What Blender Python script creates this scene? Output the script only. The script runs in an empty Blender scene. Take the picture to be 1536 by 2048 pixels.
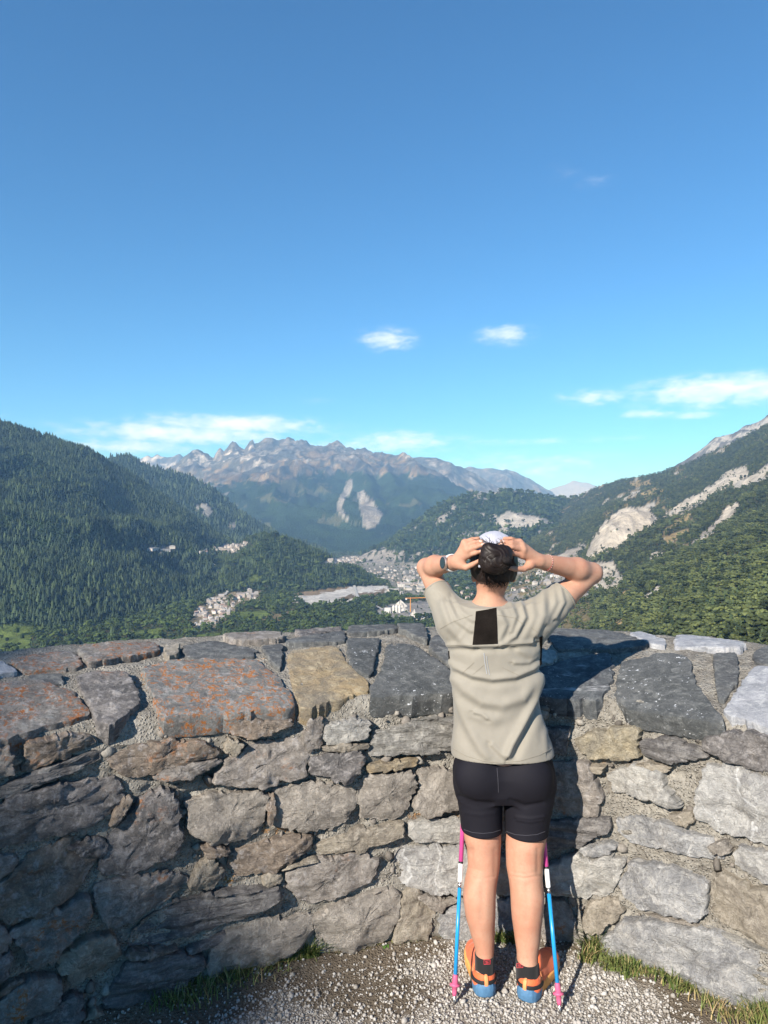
import bpy, math, random
import numpy as np
from mathutils import Vector, Matrix, Euler
from mathutils.bvhtree import BVHTree

random.seed(7)
RNG = np.random.default_rng(7)
SC = bpy.context.scene
COL = SC.collection

# ------------------------------------------------------------------ camera
F, CX, HY, CAMZ = 1420.0, 768.0, 1050.0, 1.70      # focal length in photo pixels, horizon row, eye height
cam_d = bpy.data.cameras.new('camera')
cam_d.sensor_fit = 'VERTICAL'; cam_d.sensor_height = 24.0
cam_d.lens = 24.0 * F / 2048.0
cam_d.shift_y = (HY - 1024.0) / 2048.0
cam_d.clip_start = 0.05; cam_d.clip_end = 60000
cam = bpy.data.objects.new('camera', cam_d); COL.objects.link(cam)
cam.location = (0, 0, CAMZ); cam.rotation_euler = (math.radians(90), 0, 0)
SC.camera = cam

# ------------------------------------------------------------------ light
SUN_AZ, SUN_EL = math.radians(215), math.radians(29)    # compass-like, +Y is ahead of the camera, +X right
to_sun = Vector((math.sin(SUN_AZ) * math.cos(SUN_EL), math.cos(SUN_AZ) * math.cos(SUN_EL), math.sin(SUN_EL)))
sun_d = bpy.data.lights.new('sun', 'SUN'); sun_d.energy = 5.0; sun_d.angle = math.radians(0.53); sun_d.color = (1.0, 0.93, 0.83)
sun = bpy.data.objects.new('sun', sun_d); COL.objects.link(sun)
sun.rotation_euler = to_sun.to_track_quat('Z', 'Y').to_euler(); sun.location = to_sun * 40
SC.view_settings.view_transform = 'Standard'; SC.view_settings.look = 'None'
SC.view_settings.exposure = 0.9; SC.view_settings.gamma = 1.0; SC.view_settings.use_curve_mapping = False
SC.render.engine = 'CYCLES'
SC.cycles.use_denoising = True
SC.cycles.max_bounces = 6; SC.cycles.diffuse_bounces = 3; SC.cycles.glossy_bounces = 2
SC.cycles.transmission_bounces = 2; SC.cycles.volume_bounces = 0; SC.cycles.transparent_max_bounces = 6

# ------------------------------------------------------------------ node helpers
class NT:
    def __init__(self, tree): self.t = tree; tree.nodes.clear()
    def n(self, typ, ins=None, **props):
        nd = self.t.nodes.new(typ)
        for k, v in props.items(): setattr(nd, k, v)
        for k, v in (ins or {}).items():
            s = nd.inputs[k]
            if hasattr(v, 'is_output'): self.t.links.new(v, s)
            else: s.default_value = v
        return nd
    def math(self, op, a, b=0.0, c=None, clamp=False):
        ins = {0: a, 1: b}
        if c is not None: ins[2] = c
        return self.n('ShaderNodeMath', ins, operation=op, use_clamp=clamp).outputs[0]
    def mix(self, fac, a, b, blend='MIX'):
        nd = self.n('ShaderNodeMix', None, data_type='RGBA', blend_type=blend)
        for k, v in ((0, fac), (6, a), (7, b)):
            if hasattr(v, 'is_output'): self.t.links.new(v, nd.inputs[k])
            else:
                nd.inputs[k].default_value = v if k == 0 else (tuple(v) + (1,))[:4]
        return nd.outputs[2]
    def noise(self, vec, scale, detail=4, rough=.55, dist=0.0, out=0):
        nd = self.n('ShaderNodeTexNoise', {'Scale': scale, 'Detail': detail, 'Roughness': rough, 'Distortion': dist})
        if vec is not None: self.t.links.new(vec, nd.inputs['Vector'])
        return nd.outputs[out]
    def vor(self, vec, scale, feature='F1', rnd=1.0, out=0):
        nd = self.n('ShaderNodeTexVoronoi', {'Scale': scale, 'Randomness': rnd}, feature=feature)
        if vec is not None: self.t.links.new(vec, nd.inputs['Vector'])
        return nd.outputs[out]
    def ramp(self, fac, lo, hi, a=0.0, b=1.0):
        nd = self.n('ShaderNodeMapRange', {'Value': fac, 'From Min': lo, 'From Max': hi, 'To Min': a, 'To Max': b}, interpolation_type='SMOOTHSTEP')
        return nd.outputs[0]
    def lin(self, fac, lo, hi, a=0.0, b=1.0):
        return self.n('ShaderNodeMapRange', {'Value': fac, 'From Min': lo, 'From Max': hi, 'To Min': a, 'To Max': b}).outputs[0]

def new_mat(name):
    m = bpy.data.materials.new(name); m.use_nodes = True
    return m, NT(m.node_tree)

def finish(nt, color, rough=.8, bump=None, bstr=.5, bdist=.01, spec=.3, **extra):
    ins = {'Base Color': color, 'Roughness': rough, 'Specular IOR Level': spec}
    if bump is not None:
        b = nt.n('ShaderNodeBump', {'Height': bump, 'Strength': bstr, 'Distance': bdist})
        ins['Normal'] = b.outputs[0]
    if not hasattr(color, 'is_output'): ins['Base Color'] = (tuple(color) + (1,))[:4]
    ins.update(extra)
    p = nt.n('ShaderNodeBsdfPrincipled', ins)
    o = nt.n('ShaderNodeOutputMaterial', {'Surface': p.outputs[0]})
    return p

def plain(name, color, rough=.6, spec=.3, var=.12, scale=60., bump=0.0, metal=0.0):
    m, t = new_mat(name)
    pos = t.n('ShaderNodeNewGeometry').outputs['Position']
    f = t.noise(pos, scale, 4)
    k = t.lin(f, .25, .75, 1 - var, 1 + var)
    cc = t.n('ShaderNodeVectorMath', {0: tuple(color)[:3], 'Scale': k}, operation='SCALE').outputs[0]
    finish(t, cc, rough, f if bump else None, .6, bump or .01, spec, Metallic=metal)
    return m

# ------------------------------------------------------------------ sky
world = bpy.data.worlds.new('World'); SC.world = world; world.use_nodes = True
wt = NT(world.node_tree)
sky = wt.n('ShaderNodeTexSky', None, sky_type='NISHITA', sun_disc=False, sun_elevation=SUN_EL, sun_rotation=SUN_AZ,
           altitude=1300.0, air_density=1.0, dust_density=0.25, ozone_density=3.0)
gdir = wt.n('ShaderNodeTexCoord').outputs['Generated']
sx = wt.n('ShaderNodeSeparateXYZ', {0: gdir})
az = wt.math('ARCTAN2', sx.outputs[0], sx.outputs[1])
el = wt.math('ARCSINE', sx.outputs[2])
aev = wt.n('ShaderNodeCombineXYZ', {0: az, 1: wt.math('MULTIPLY', el, 2.6), 2: 0.0}).outputs[0]
cn = wt.noise(aev, 9.0, 7, .6, .35)
cn2 = wt.noise(aev, 34.0, 5, .6, .2)
cnz = wt.math('ADD', wt.math('MULTIPLY', cn, .45), wt.math('MULTIPLY', cn2, .55))
def ang(px, py):
    a = math.atan((px - CX) / F)
    return a, math.atan((HY - py) / F * math.cos(a))
CLOUDS = [  # photo column, row, half width, half height, strength of each cloud bank
    (772, 680, 52, 20, .95), (1012, 668, 48, 19, .95), (455, 848, 170, 17, 1.0), (360, 868, 190, 20, 1.0), (262, 892, 120, 14, .8),
    (800, 884, 130, 22, .75), (1470, 780, 170, 28, 1.0), (1190, 796, 75, 16, .8), (1290, 829, 50, 10, .8), (1390, 830, 45, 8, .55),
    (1120, 345, 60, 26, .22), (1190, 358, 50, 22, .26), (620, 800, 60, 10, .25), (1080, 882, 220, 8, .4), (1060, 930, 200, 30, .45), (660, 890, 120, 10, .5)]
acc = None
for (cx_, cy_, rw, rh, st) in CLOUDS:
    a0, e0 = ang(cx_, cy_)
    ra, re = rw / F, rh / F
    da = wt.math('MULTIPLY', wt.math('SUBTRACT', az, a0), 1 / ra)
    de = wt.math('MULTIPLY', wt.math('SUBTRACT', el, e0), 1 / re)
    q = wt.math('ADD', wt.math('MULTIPLY', da, da), wt.math('MULTIPLY', de, de))
    g = wt.math('MULTIPLY', wt.math('POWER', 2.71828, wt.math('MULTIPLY', q, -0.8)), st)
    acc = g if acc is None else wt.math('MAXIMUM', acc, g)
# a thin scatter of the same fair-weather cloud low all round the horizon
band = wt.math('MULTIPLY', wt.ramp(el, .02, .10), wt.ramp(el, .26, .12))
far = wt.math('MULTIPLY', wt.math('MULTIPLY', band, wt.ramp(cn, .60, .78)), .35)
acc = wt.math('MAXIMUM', acc, far)
cv = wt.math('ADD', acc, wt.math('MULTIPLY', wt.math('MULTIPLY', wt.math('SUBTRACT', cnz, .52), 2.5), wt.ramp(acc, .02, .45)))
cm = wt.ramp(cv, .10, 1.25, 0.0, .88)
skyc = sky.outputs[0]
tint = wt.mix(1.0, skyc, (.37, .78, 1.0), 'MULTIPLY')
cloudy = wt.mix(cm, tint, (6.4, 6.9, 7.5))
bg = wt.n('ShaderNodeBackground', {'Color': cloudy, 'Strength': 0.1})
wt.n('ShaderNodeOutputWorld', {'Surface': bg.outputs[0]})

# ------------------------------------------------------------------ object helpers
def tag(o, label=None, cat=None, group=None, kind=None):
    if label: o['label'] = label
    if cat: o['category'] = cat
    if group: o['group'] = group
    if kind: o['kind'] = kind
    return o

def link(o, parent=None):
    COL.objects.link(o)
    if parent is not None: o.parent = parent
    return o

def empty(name, loc=(0, 0, 0)):
    o = bpy.data.objects.new(name, None); o.location = loc; o.empty_display_size = .1
    return link(o)

def mesh_np(name, V, Fc, mat=None, smooth=True, parent=None, origin=None, do_link=True, sharp=0):
    """V (n,3), Fc (m,3|4) array or list of tuples"""
    V = np.asarray(V, dtype=np.float64)
    if origin is not None: V = V - np.asarray(origin)
    me = bpy.data.meshes.new(name)
    if isinstance(Fc, np.ndarray):
        k = Fc.shape[1]
        me.vertices.add(len(V)); me.vertices.foreach_set('co', V.astype(np.float32).ravel())
        me.loops.add(Fc.size); me.loops.foreach_set('vertex_index', Fc.astype(np.int32).ravel())
        me.polygons.add(len(Fc))
        me.polygons.foreach_set('loop_start', np.arange(0, Fc.size, k, dtype=np.int32))
        me.polygons.foreach_set('loop_total', np.full(len(Fc), k, dtype=np.int32))
        me.update(calc_edges=True); me.validate()
    else:
        me.from_pydata([tuple(v) for v in V], [], [tuple(f) for f in Fc]); me.update()
    if sharp:
        me.polygons.foreach_set('use_smooth', np.ones(len(me.polygons), dtype=bool)); me.set_sharp_from_angle(angle=math.radians(sharp))
    elif smooth: me.polygons.foreach_set('use_smooth', np.ones(len(me.polygons), dtype=bool))
    if mat is not None: me.materials.append(mat)
    o = bpy.data.objects.new(name, me)
    if origin is not None: o.location = tuple(origin)
    if do_link:
        link(o, parent)
        if parent is not None:
            o.location = Vector(o.location) - Vector(parent.location)
            if parent.parent is not None: o.location = Vector(o.location) - Vector(parent.parent.location)
    return o

def set_col(me, name, C):
    at = me.color_attributes.new(name, 'FLOAT_COLOR', 'POINT')
    C4 = np.ones((len(C), 4), dtype=np.float32); C4[:, :3] = C
    at.data.foreach_set('color', C4.ravel())

def set_f(me, name, A):
    at = me.attributes.new(name, 'FLOAT', 'POINT'); at.data.foreach_set('value', np.asarray(A, dtype=np.float32).ravel())

def set_v(me, name, A):
    at = me.attributes.new(name, 'FLOAT_VECTOR', 'POINT'); at.data.foreach_set('vector', np.asarray(A, dtype=np.float32).ravel())

# ------------------------------------------------------------------ numpy noise
def _h(ix, iy, iz, seed):
    n = (ix.astype(np.int64) * 374761393 + iy.astype(np.int64) * 668265263 + iz.astype(np.int64) * 2147483647 + seed * 974634777) & 0xffffffff
    n = ((n ^ (n >> 13)) * 1274126177) & 0xffffffff
    n = ((n ^ (n >> 16)) * 2246822519) & 0xffffffff
    n = n ^ (n >> 15)
    return (n & 0xffffff) / float(0xffffff) * 2 - 1
def vn3(x, y, z, seed=0):
    x, y, z = np.broadcast_arrays(np.asarray(x, float), np.asarray(y, float), np.asarray(z, float))
    ix, iy, iz = np.floor(x), np.floor(y), np.floor(z)
    fx, fy, fz = x - ix, y - iy, z - iz
    u, v, w = [f * f * f * (f * (f * 6 - 15) + 10) for f in (fx, fy, fz)]
    r = 0
    for dx in (0, 1):
        for dy in (0, 1):
            for dz in (0, 1):
                r = r + _h(ix + dx, iy + dy, iz + dz, seed) * (u if dx else 1 - u) * (v if dy else 1 - v) * (w if dz else 1 - w)
    return r
def vn2(x, y, seed=0):
    x, y = np.broadcast_arrays(np.asarray(x, float), np.asarray(y, float))
    ix, iy = np.floor(x), np.floor(y)
    fx, fy = x - ix, y - iy
    u, v = [f * f * f * (f * (f * 6 - 15) + 10) for f in (fx, fy)]
    z = np.zeros_like(ix); r = 0
    for dx in (0, 1):
        for dy in (0, 1):
            r = r + _h(ix + dx, iy + dy, z, seed) * (u if dx else 1 - u) * (v if dy else 1 - v)
    return r
def fbm2(x, y, o=5, seed=0, gain=.5, ridged=False):
    a, s, r, f = 1., 0., 0., 1.
    for i in range(o):
        q = vn2(x * f + 17.3 * i, y * f - 9.1 * i, seed + i)
        r = r + a * ((1 - 2 * np.abs(q)) if ridged else q); s += a; a *= gain; f *= 2.03
    return r / s
def fbm3(x, y, z, o=4, seed=0, gain=.5):
    a, s, r, f = 1., 0., 0., 1.
    for i in range(o):
        r = r + a * vn3(x * f + 3.7 * i, y * f - 5.1 * i, z * f + 1.9 * i, seed + i); s += a; a *= gain; f *= 2.03
    return r / s
def inpoly(px, py, poly):
    inside = np.zeros(np.shape(px), bool); n = len(poly)
    for i in range(n):
        x1, y1 = poly[i]; x2, y2 = poly[(i + 1) % n]
        c = ((y1 > py) != (y2 > py))
        with np.errstate(divide='ignore', invalid='ignore'):
            xi = (x2 - x1) * (py - y1) / ((y2 - y1) if y2 != y1 else 1e-9) + x1
        inside ^= c & (px < xi)
    return inside
def sstep(x, a, b):
    t = np.clip((x - a) / (b - a), 0, 1); return t * t * (3 - 2 * t)
def P(px, py, Y):
    return np.array([(px - CX) / F * Y, Y, CAMZ - (py - HY) / F * Y])

def tube(path, rad, n=10, cap=True):
    path = [np.asarray(p, float) for p in path]; V = []; Fc = []
    rad = [rad] * len(path) if np.isscalar(rad) else rad
    for i, p in enumerate(path):
        d = path[min(i + 1, len(path) - 1)] - path[max(i - 1, 0)]; d /= (np.linalg.norm(d) + 1e-12)
        a = np.cross(d, [0, 0, 1.0] if abs(d[2]) < .9 else [1.0, 0, 0]); a /= np.linalg.norm(a); b = np.cross(d, a)
        for j in range(n):
            w = 2 * math.pi * j / n
            V.append(p + rad[i] * (a * math.cos(w) + b * math.sin(w)))
    for i in range(len(path) - 1):
        for j in range(n):
            Fc.append((i * n + j, i * n + (j + 1) % n, (i + 1) * n + (j + 1) % n, (i + 1) * n + j))
    if cap:
        Fc.append(tuple(range(n))[::-1]); Fc.append(tuple((len(path) - 1) * n + j for j in range(n)))
    return V, Fc
def join(*geos):
    V = []; Fc = []
    for v, f in geos:
        b = len(V); V += [tuple(q) for q in v]; Fc += [tuple(b + i for i in q) for q in f]
    return V, Fc
def box(c, s, rz=0.0):
    c = np.asarray(c, float); V = []
    for dz in (-1, 1):
        for dx, dy in ((-1, -1), (1, -1), (1, 1), (-1, 1)):
            x, y = dx * s[0] / 2, dy * s[1] / 2
            V.append((c[0] + x * math.cos(rz) - y * math.sin(rz), c[1] + x * math.sin(rz) + y * math.cos(rz), c[2] + dz * s[2] / 2))
    return V, [(3, 2, 1, 0), (4, 5, 6, 7), (0, 1, 5, 4), (1, 2, 6, 5), (2, 3, 7, 6), (3, 0, 4, 7)]
# ================================================================== terrain
PXS = 3.4
PXC = np.arange(-300, 1840, PXS)
YR = np.concatenate([np.array([4.6, 6, 9, 14, 22, 35, 55, 80, 110, 145, 180, 215]), np.geomspace(250, 26000, 500), np.linspace(9400, 11400, 70), np.linspace(14300, 15200, 14)])
YR = np.sort(YR)
gpx, gY = np.meshgrid(PXC, YR)
gX = (gpx - CX) / F * gY

def crest_layer(crest, foot, g=1.0, back=.5, amp=0., nsc=600., seed=1, camp=0., csc=150., ridged=True, smooth=0):
    c = np.array(crest, float); f = np.array(foot, float)
    yc = np.interp(gpx, c[:, 0], c[:, 1]); Yc = np.interp(gpx, c[:, 0], c[:, 2])
    Yf = np.interp(gpx, f[:, 0], f[:, 1]); hf = np.interp(gpx, f[:, 0], f[:, 2])
    Hc = CAMZ + (HY - yc) / F * Yc
    if smooth:
        k = int(smooth / PXS); ker = np.hanning(2 * k + 3)[1:-1]; ker /= ker.sum()
        H1 = Hc[0]; Hs = np.convolve(np.pad(H1, k, mode='edge'), ker, 'valid')[None, :]
    t = (gY - Yf) / np.maximum(Yc - Yf, 10)
    tc = np.clip(t, 0, 1)
    gg = tc ** g if np.isscalar(g) else np.interp(tc, g[0], g[1])
    if smooth:
        tw = tc + .10 * fbm2(gX / 500, gY / 500, 3, seed + 60)
        Hq = Hs + (Hc - Hs) * np.clip((tw - .80) / .2, 0, 1) ** 1.6
        h = np.where(gY <= Yc, hf + (Hq - hf) * gg, Hc - back * (gY - Yc))
    else:
        h = np.where(gY <= Yc, hf + (Hc - hf) * gg, Hc - back * (gY - Yc))
    w = np.where(gY <= Yc, np.sin(math.pi * np.clip(tc * .92, 0, 1)), .3)
    if amp:
        wx = gX / nsc + .5 * vn2(gX / nsc * .7, gY / nsc * .7, seed + 40)
        h = h + amp * w * (fbm2(wx, gY / nsc * .62, 5, seed, .5, ridged) - .12)
    if camp:
        h = h + camp * (.35 + .65 * np.clip(tc, 0, 1)) * fbm2(gX / csc, gY / csc, 5, seed + 11, .55)
    return np.where((t < 0) | (Hc <= hf + 1), -9999, h)

floor_h = np.where(gY < 860, -.235 * gY, -202.) + 3.0 * fbm2(gX / 300, gY / 300, 4, 3) * sstep(gY, 600, 1200)
LAY = []
def add_layer(name, *a, **k): LAY.append((name, crest_layer(*a, **k)))
add_layer('left_mountain', [(-320, 730, 2600), (0, 848, 3000), (60, 866, 3050), (120, 889, 3100), (190, 918, 3200), (250, 950, 3300), (330, 992, 3300),
           (400, 1040, 3200), (450, 1068, 3100), (480, 1085, 3050), (560, 1140, 3000), (640, 1200, 2900), (700, 1400, 2900), (1900, 1600, 2900)],
          [(-320, 1230, -202), (0, 1300, -202), (100, 1340, -202), (200, 1450, -202), (300, 1650, -202), (400, 1950, -202), (500, 2450, -202), (700, 2700, -202)],
          g=1.12, back=.35, amp=165, nsc=560, seed=5, camp=7, csc=60)
add_layer('far_left_hill', [(-320, 940, 4700), (100, 930, 4700), (190, 925, 4700), (215, 915, 4700), (245, 909, 4700), (270, 917, 4700), (300, 934, 4700), (340, 945, 4750),
           (380, 955, 4800), (410, 968, 4800), (440, 990, 4800), (480, 1020, 4700), (520, 1050, 4650), (560, 1072, 4600), (600, 1087, 4500), (640, 1105, 4400), (690, 1140, 4300), (760, 1300, 4300), (1900, 1500, 4300)],
          [(-320, 3400, -150), (400, 3400, -180), (560, 3500, -202), (700, 3800, -202)], g=.9, back=.3, amp=70, nsc=700, seed=15, camp=8, csc=70)
add_layer('wooded_hill', [(0, 1250, 2900), (150, 1130, 2900), (250, 1104, 2900), (320, 1100, 2900), (400, 1098, 2880), (440, 1096, 2850), (468, 1088, 2800), (500, 1074, 2750), (530, 1068, 2700),
           (560, 1073, 2680), (590, 1084, 2660), (620, 1097, 2640), (650, 1111, 2620), (680, 1124, 2600), (710, 1136, 2560), (735, 1147, 2520), (755, 1163, 2480), (785, 1200, 2450), (830, 1500, 2450), (1900, 1600, 2450)],
          [(0, 2200, -202), (300, 2100, -202), (440, 2130, -202), (530, 2180, -202), (620, 2220, -202), (700, 2280, -202), (800, 2350, -202)], g=.95, back=.45, amp=22, nsc=330, seed=25, camp=5, csc=55)
add_layer('far_massif', [(200, 1060, 9000), (285, 960, 9653), (330, 938, 10000), (370, 917, 10240), (385, 902, 10330), (398, 896, 10408), (405, 899, 10450), (415, 906, 10510), (428, 910, 10588), (433, 894, 10606), (442, 888, 10627), (447, 896, 10639), (456, 886, 10660), (466, 879, 10683), (473, 882, 10699), (482, 890, 10720), (489, 895, 10736), (498, 883, 10756), (505, 877, 10773), (509, 886, 10782), (518, 880, 10803), (530, 871, 10830), (545, 873, 10865), (556, 879, 10890), (576, 876, 10900), (590, 882, 10900), (605, 881, 10900), (622, 889, 10900), (650, 889, 10900), (664, 886, 10830), (675, 880, 10775), (682, 883, 10740), (694, 890, 10680), (712, 899, 10590), (735, 901, 10475), (752, 907, 10390), (770, 914, 10300), (795, 919, 10050), (806, 913, 9940), (815, 912, 9850), (832, 918, 9680), (850, 934, 9500), (890, 958, 9205), (920, 978, 8984), (945, 994, 8800), (1000, 1040, 8500), (1060, 1100, 8493), (1100, 1300, 8488), (1900, 1500, 8400)],
          [(200, 5900, -202), (500, 5300, -202), (640, 5150, -202), (800, 5300, -202), (1000, 6000, -202), (1900, 6000, -202)],
          g=([0, .15, .35, .55, .7, .82, .9, 1], [0, .10, .29, .48, .62, .74, .85, 1]), back=.5, amp=260, nsc=1300, seed=35, camp=85, csc=330, smooth=110)
add_layer('distant_peaks', [(200, 1050, 14500), (262, 928, 14500), (280, 917, 14500), (296, 911, 14500), (303, 914, 14500), (314, 907, 14500), (322, 911, 14500), (332, 913, 14500), (345, 912, 14500), (352, 909, 14500), (359, 906, 14500), (367, 913, 14500), (385, 930, 14500), (440, 1000, 14500), (500, 1400, 14500), (1900, 1500, 14500)],
          [(0, 12500, 300), (1900, 12500, 300)], g=.9, back=.5, amp=140, nsc=900, seed=45, camp=55, csc=350)
add_layer('blue_ridge', [(600, 1100, 11500), (760, 950, 11500), (800, 925, 11500), (830, 920, 11500), (850, 919, 11500), (868, 921, 11500), (885, 925, 11500), (905, 932, 11500), (922, 931, 11500), (940, 943, 11400), (965, 956, 11300), (1000, 975, 11200), (1025, 990, 11000), (1080, 1030, 11000), (1200, 1200, 11000), (1900, 1500, 11000)],
          [(0, 8500, -150), (1900, 8500, -150)], g=.85, back=.4, amp=300, nsc=1300, seed=55, camp=60, csc=380, smooth=90)
add_layer('far_ridge', [(760, 1000, 15000), (860, 940, 15000), (900, 936, 15000), (925, 934, 15000), (945, 934, 15000), (965, 938, 15000), (985, 938, 15000), (1005, 944, 15000), (1022, 944, 15000), (1042, 946, 15000), (1060, 954, 15000), (1080, 967, 15000), (1100, 981, 15000), (1120, 996, 15000), (1160, 1025, 15000), (1300, 1200, 15000), (1900, 1500, 15000)],
          [(0, 11800, -100), (1900, 11800, -100)], g=.85, back=.4, amp=300, nsc=1500, seed=65, camp=60, csc=380, smooth=90)
add_layer('pale_peak', [(1000, 1010, 24000), (1060, 990, 24000), (1098, 977, 24000), (1118, 970, 24000), (1135, 966, 24000), (1146, 960, 24000), (1156, 966, 24000), (1172, 969, 24000), (1195, 973, 24000), (1240, 990, 24000), (1300, 1020, 24000), (1500, 1060, 24000), (1900, 1060, 24000)],
          [(0, 19000, 100), (1900, 19000, 100)], g=1.0, back=.4, amp=380, nsc=2600, seed=75, camp=90, csc=700, smooth=60)
add_layer('middle_hill', [(600, 1300, 4300), (690, 1133, 4300), (720, 1112, 4350), (750, 1099, 4400), (800, 1066, 4500), (830, 1046, 4550), (850, 1030, 4600), (870, 1015, 4600), (900, 998, 4600), (930, 989, 4600), (945, 986, 4600), (980, 987, 4600), (1000, 982, 4600),
           (1015, 980, 4600), (1032, 982, 4600), (1060, 990, 4700), (1100, 999, 4800), (1140, 999, 4900), (1170, 992, 4950), (1250, 985, 5000), (1400, 980, 5000), (1900, 980, 5000)],
          [(600, 3800, -202), (760, 3600, -202), (850, 3450, -202), (950, 3100, -202), (1100, 2900, -190), (1300, 2900, -150), (1900, 3000, -100)], g=.95, back=.35, amp=75, nsc=600, seed=85, camp=9, csc=70)
add_layer('rocky_ridge', [(1200, 1100, 5200), (1300, 962, 5200), (1340, 938, 5200), (1380, 914, 5200), (1420, 887, 5200), (1436, 876, 5200), (1450, 872, 5200), (1466, 868, 5200), (1480, 860, 5200), (1500, 851, 5200), (1520, 843, 5200), (1536, 832, 5200), (1600, 800, 5200), (1850, 690, 5200)],
          [(1000, 3900, 0), (1900, 3900, 200)], g=.8, back=.4, amp=80, nsc=600, seed=95, camp=30, csc=120)
add_layer('right_mountain', [(820, 1300, 4000), (900, 1180, 4200), (1000, 1080, 4800), (1080, 1030, 4900), (1130, 1005, 4800), (1165, 989, 4700), (1185, 976, 4600), (1205, 967, 4500), (1240, 958, 4300), (1290, 950, 4000), (1330, 939, 3850), (1380, 926, 3650), (1420, 906, 3500), (1460, 890, 3400), (1500, 869, 3300), (1536, 849, 3200), (1850, 700, 2600)],
          [(800, 2400, -202), (900, 2000, -202), (1000, 1250, -198), (1100, 900, -175), (1200, 680, -140), (1300, 540, -104), (1400, 450, -84), (1536, 350, -64), (1850, 260, -50)], g=1.75, back=.35, amp=46, nsc=480, seed=105, camp=5, csc=60)
# a bare limestone dome stands out of the right slope
add_layer('rock_dome', [(1120, 1200, 2000), (1160, 1128, 2000), (1172, 1106, 2000), (1182, 1080, 2000), (1200, 1054, 2000), (1220, 1036, 2000), (1245, 1024, 2000), (1275, 1019, 2010), (1300, 1026, 2020), (1318, 1044, 2040), (1345, 1075, 2050), (1400, 1200, 2000), (1900, 1400, 2000)],
          [(1100, 1780, -120), (1170, 1790, -100), (1250, 1800, -70), (1330, 1880, -40), (1900, 1900, -40)], g=.75, back=.9, amp=14, nsc=90, seed=115, camp=9, csc=30)
def spur(pts, sl, seed):
    p = np.array(pts, float)[::-1]
    Hs = CAMZ + (HY - p[:, 1]) / F * p[:, 2]; Xs = (p[:, 0] - CX) / F * p[:, 2]
    xc = np.interp(gY, p[:, 2], Xs) + 160 * fbm2(gY / 900, gY * 0, 3, seed); hc = np.interp(gY, p[:, 2], Hs)
    d = np.abs(gX - xc) * (1 + .5 * fbm2(gX / 400, gY / 400, 4, seed + 3))
    h = hc - sl * d + 45 * fbm2(gX / 330, gY / 330, 5, seed + 5)
    return np.where((gY < p[0, 2]) | (gY > p[-1, 2]), -9999, h)
mi = [i for i, l in enumerate(LAY) if l[0] == 'far_massif'][0]
mh_ = LAY[mi][1]
for i, sp in enumerate([[(600, 900, 10200), (625, 925, 9300), (655, 962, 8300), (690, 1010, 7200), (722, 1060, 6200), (745, 1100, 5400)],
           [(470, 940, 9000), (520, 975, 7900), (570, 1020, 6900), (620, 1070, 5900), (650, 1102, 5300)],
           [(560, 930, 9200), (585, 965, 8200), (610, 1010, 7100), (640, 1060, 6100), (668, 1100, 5400)],
           [(780, 925, 9500), (800, 960, 8300), (815, 1000, 7200), (830, 1050, 6200), (840, 1095, 5500)],
           [(860, 950, 9000), (890, 985, 8000), (920, 1030, 7000), (950, 1080, 6100)],
           [(690, 900, 10000), (720, 935, 8900), (745, 975, 7900), (770, 1030, 6700), (790, 1085, 5700)]]):
    mh_ = np.maximum(mh_, spur(sp, .62, 700 + 20 * i))
crg = sstep(gY, 9000, 10200) * (mh_ > 700)
mh_ = mh_ + crg * (34 * fbm2(gX / 95, gY / 260, 5, 811, .62, True) - 16)
LAY[mi] = ('far_massif', mh_)
allh = np.stack([floor_h] + [h for _, h in LAY]); lid = allh.argmax(0); GH = allh.max(0)
names = ['valley_floor'] + [n for n, _ in LAY]
ID = {n: i for i, n in enumerate(names)}
slope_ang = (GH - CAMZ) / gY
gpy = HY - F * slope_ang
vis_run = np.maximum.accumulate(slope_ang, axis=0)
visible = slope_ang >= np.vstack([np.full((1, gpx.shape[1]), -9.), vis_run[:-1]]) - 14.0 / gY

def ground_at(px, py):
    c = int(round((px - PXC[0]) / PXS)); c = min(max(c, 0), len(PXC) - 1)
    s = (HY - py) / F; col = slope_ang[:, c]
    k = int(np.argmax((col >= s) & (YR > 240)))
    if k == 0: k = 1
    a = (s - col[k - 1]) / max(col[k] - col[k - 1], 1e-9); a = min(max(a, 0), 1)
    Y = YR[k - 1] + a * (YR[k] - YR[k - 1])
    return np.array([(px - CX) / F * Y, Y, GH[k - 1, c] + a * (GH[k, c] - GH[k - 1, c])])

# ---- surface cover
wob = 6 * fbm2(gX / 60, gY / 60, 4, 201) + 3 * fbm2(gX / 20, gY / 20, 3, 205)
wob = np.where(gY > 5000, 2.2 * fbm2(gX / 240, gY / 240, 3, 207), wob)
qx, qy = gpx + wob, gpy + .7 * wob
col = np.zeros(gpx.shape + (3,)); forest = np.zeros(gpx.shape)
n1 = fbm2(gX / 180, gY / 180, 5, 210); n2 = fbm2(gX / 45, gY / 45, 4, 220)
G_FOR = np.array([.020, .036, .012]); G_SCRUB = np.array([.075, .088, .034]); G_MEAD = np.array([.125, .165, .040]); DRY = np.array([.24, .19, .10])
ROCK = np.array([.26, .245, .225]); PALE = np.array([.40, .375, .335]); BROWN = np.array([.20, .15, .095]); WHITE = np.array([.62, .60, .57])
def put(mask, c, f=None):
    m = np.clip(mask.astype(float), 0, 1)[..., None]
    col[:] = col * (1 - m) + np.asarray(c) * m
    if f is not None: forest[:] = forest * (1 - m[..., 0]) + f * m[..., 0]
put(np.ones(gpx.shape), G_FOR, 1.0)
isl = lambda *nm: np.isin(lid, [ID[n] for n in nm])
FLOOR = isl('valley_floor')
put(FLOOR, G_SCRUB * .8, .75)
for nm in ('left_mountain', 'wooded_hill', 'far_left_hill'): put(isl(nm), G_FOR, 1.0)
put(isl('right_mountain'), G_SCRUB * .6, .93)
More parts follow.
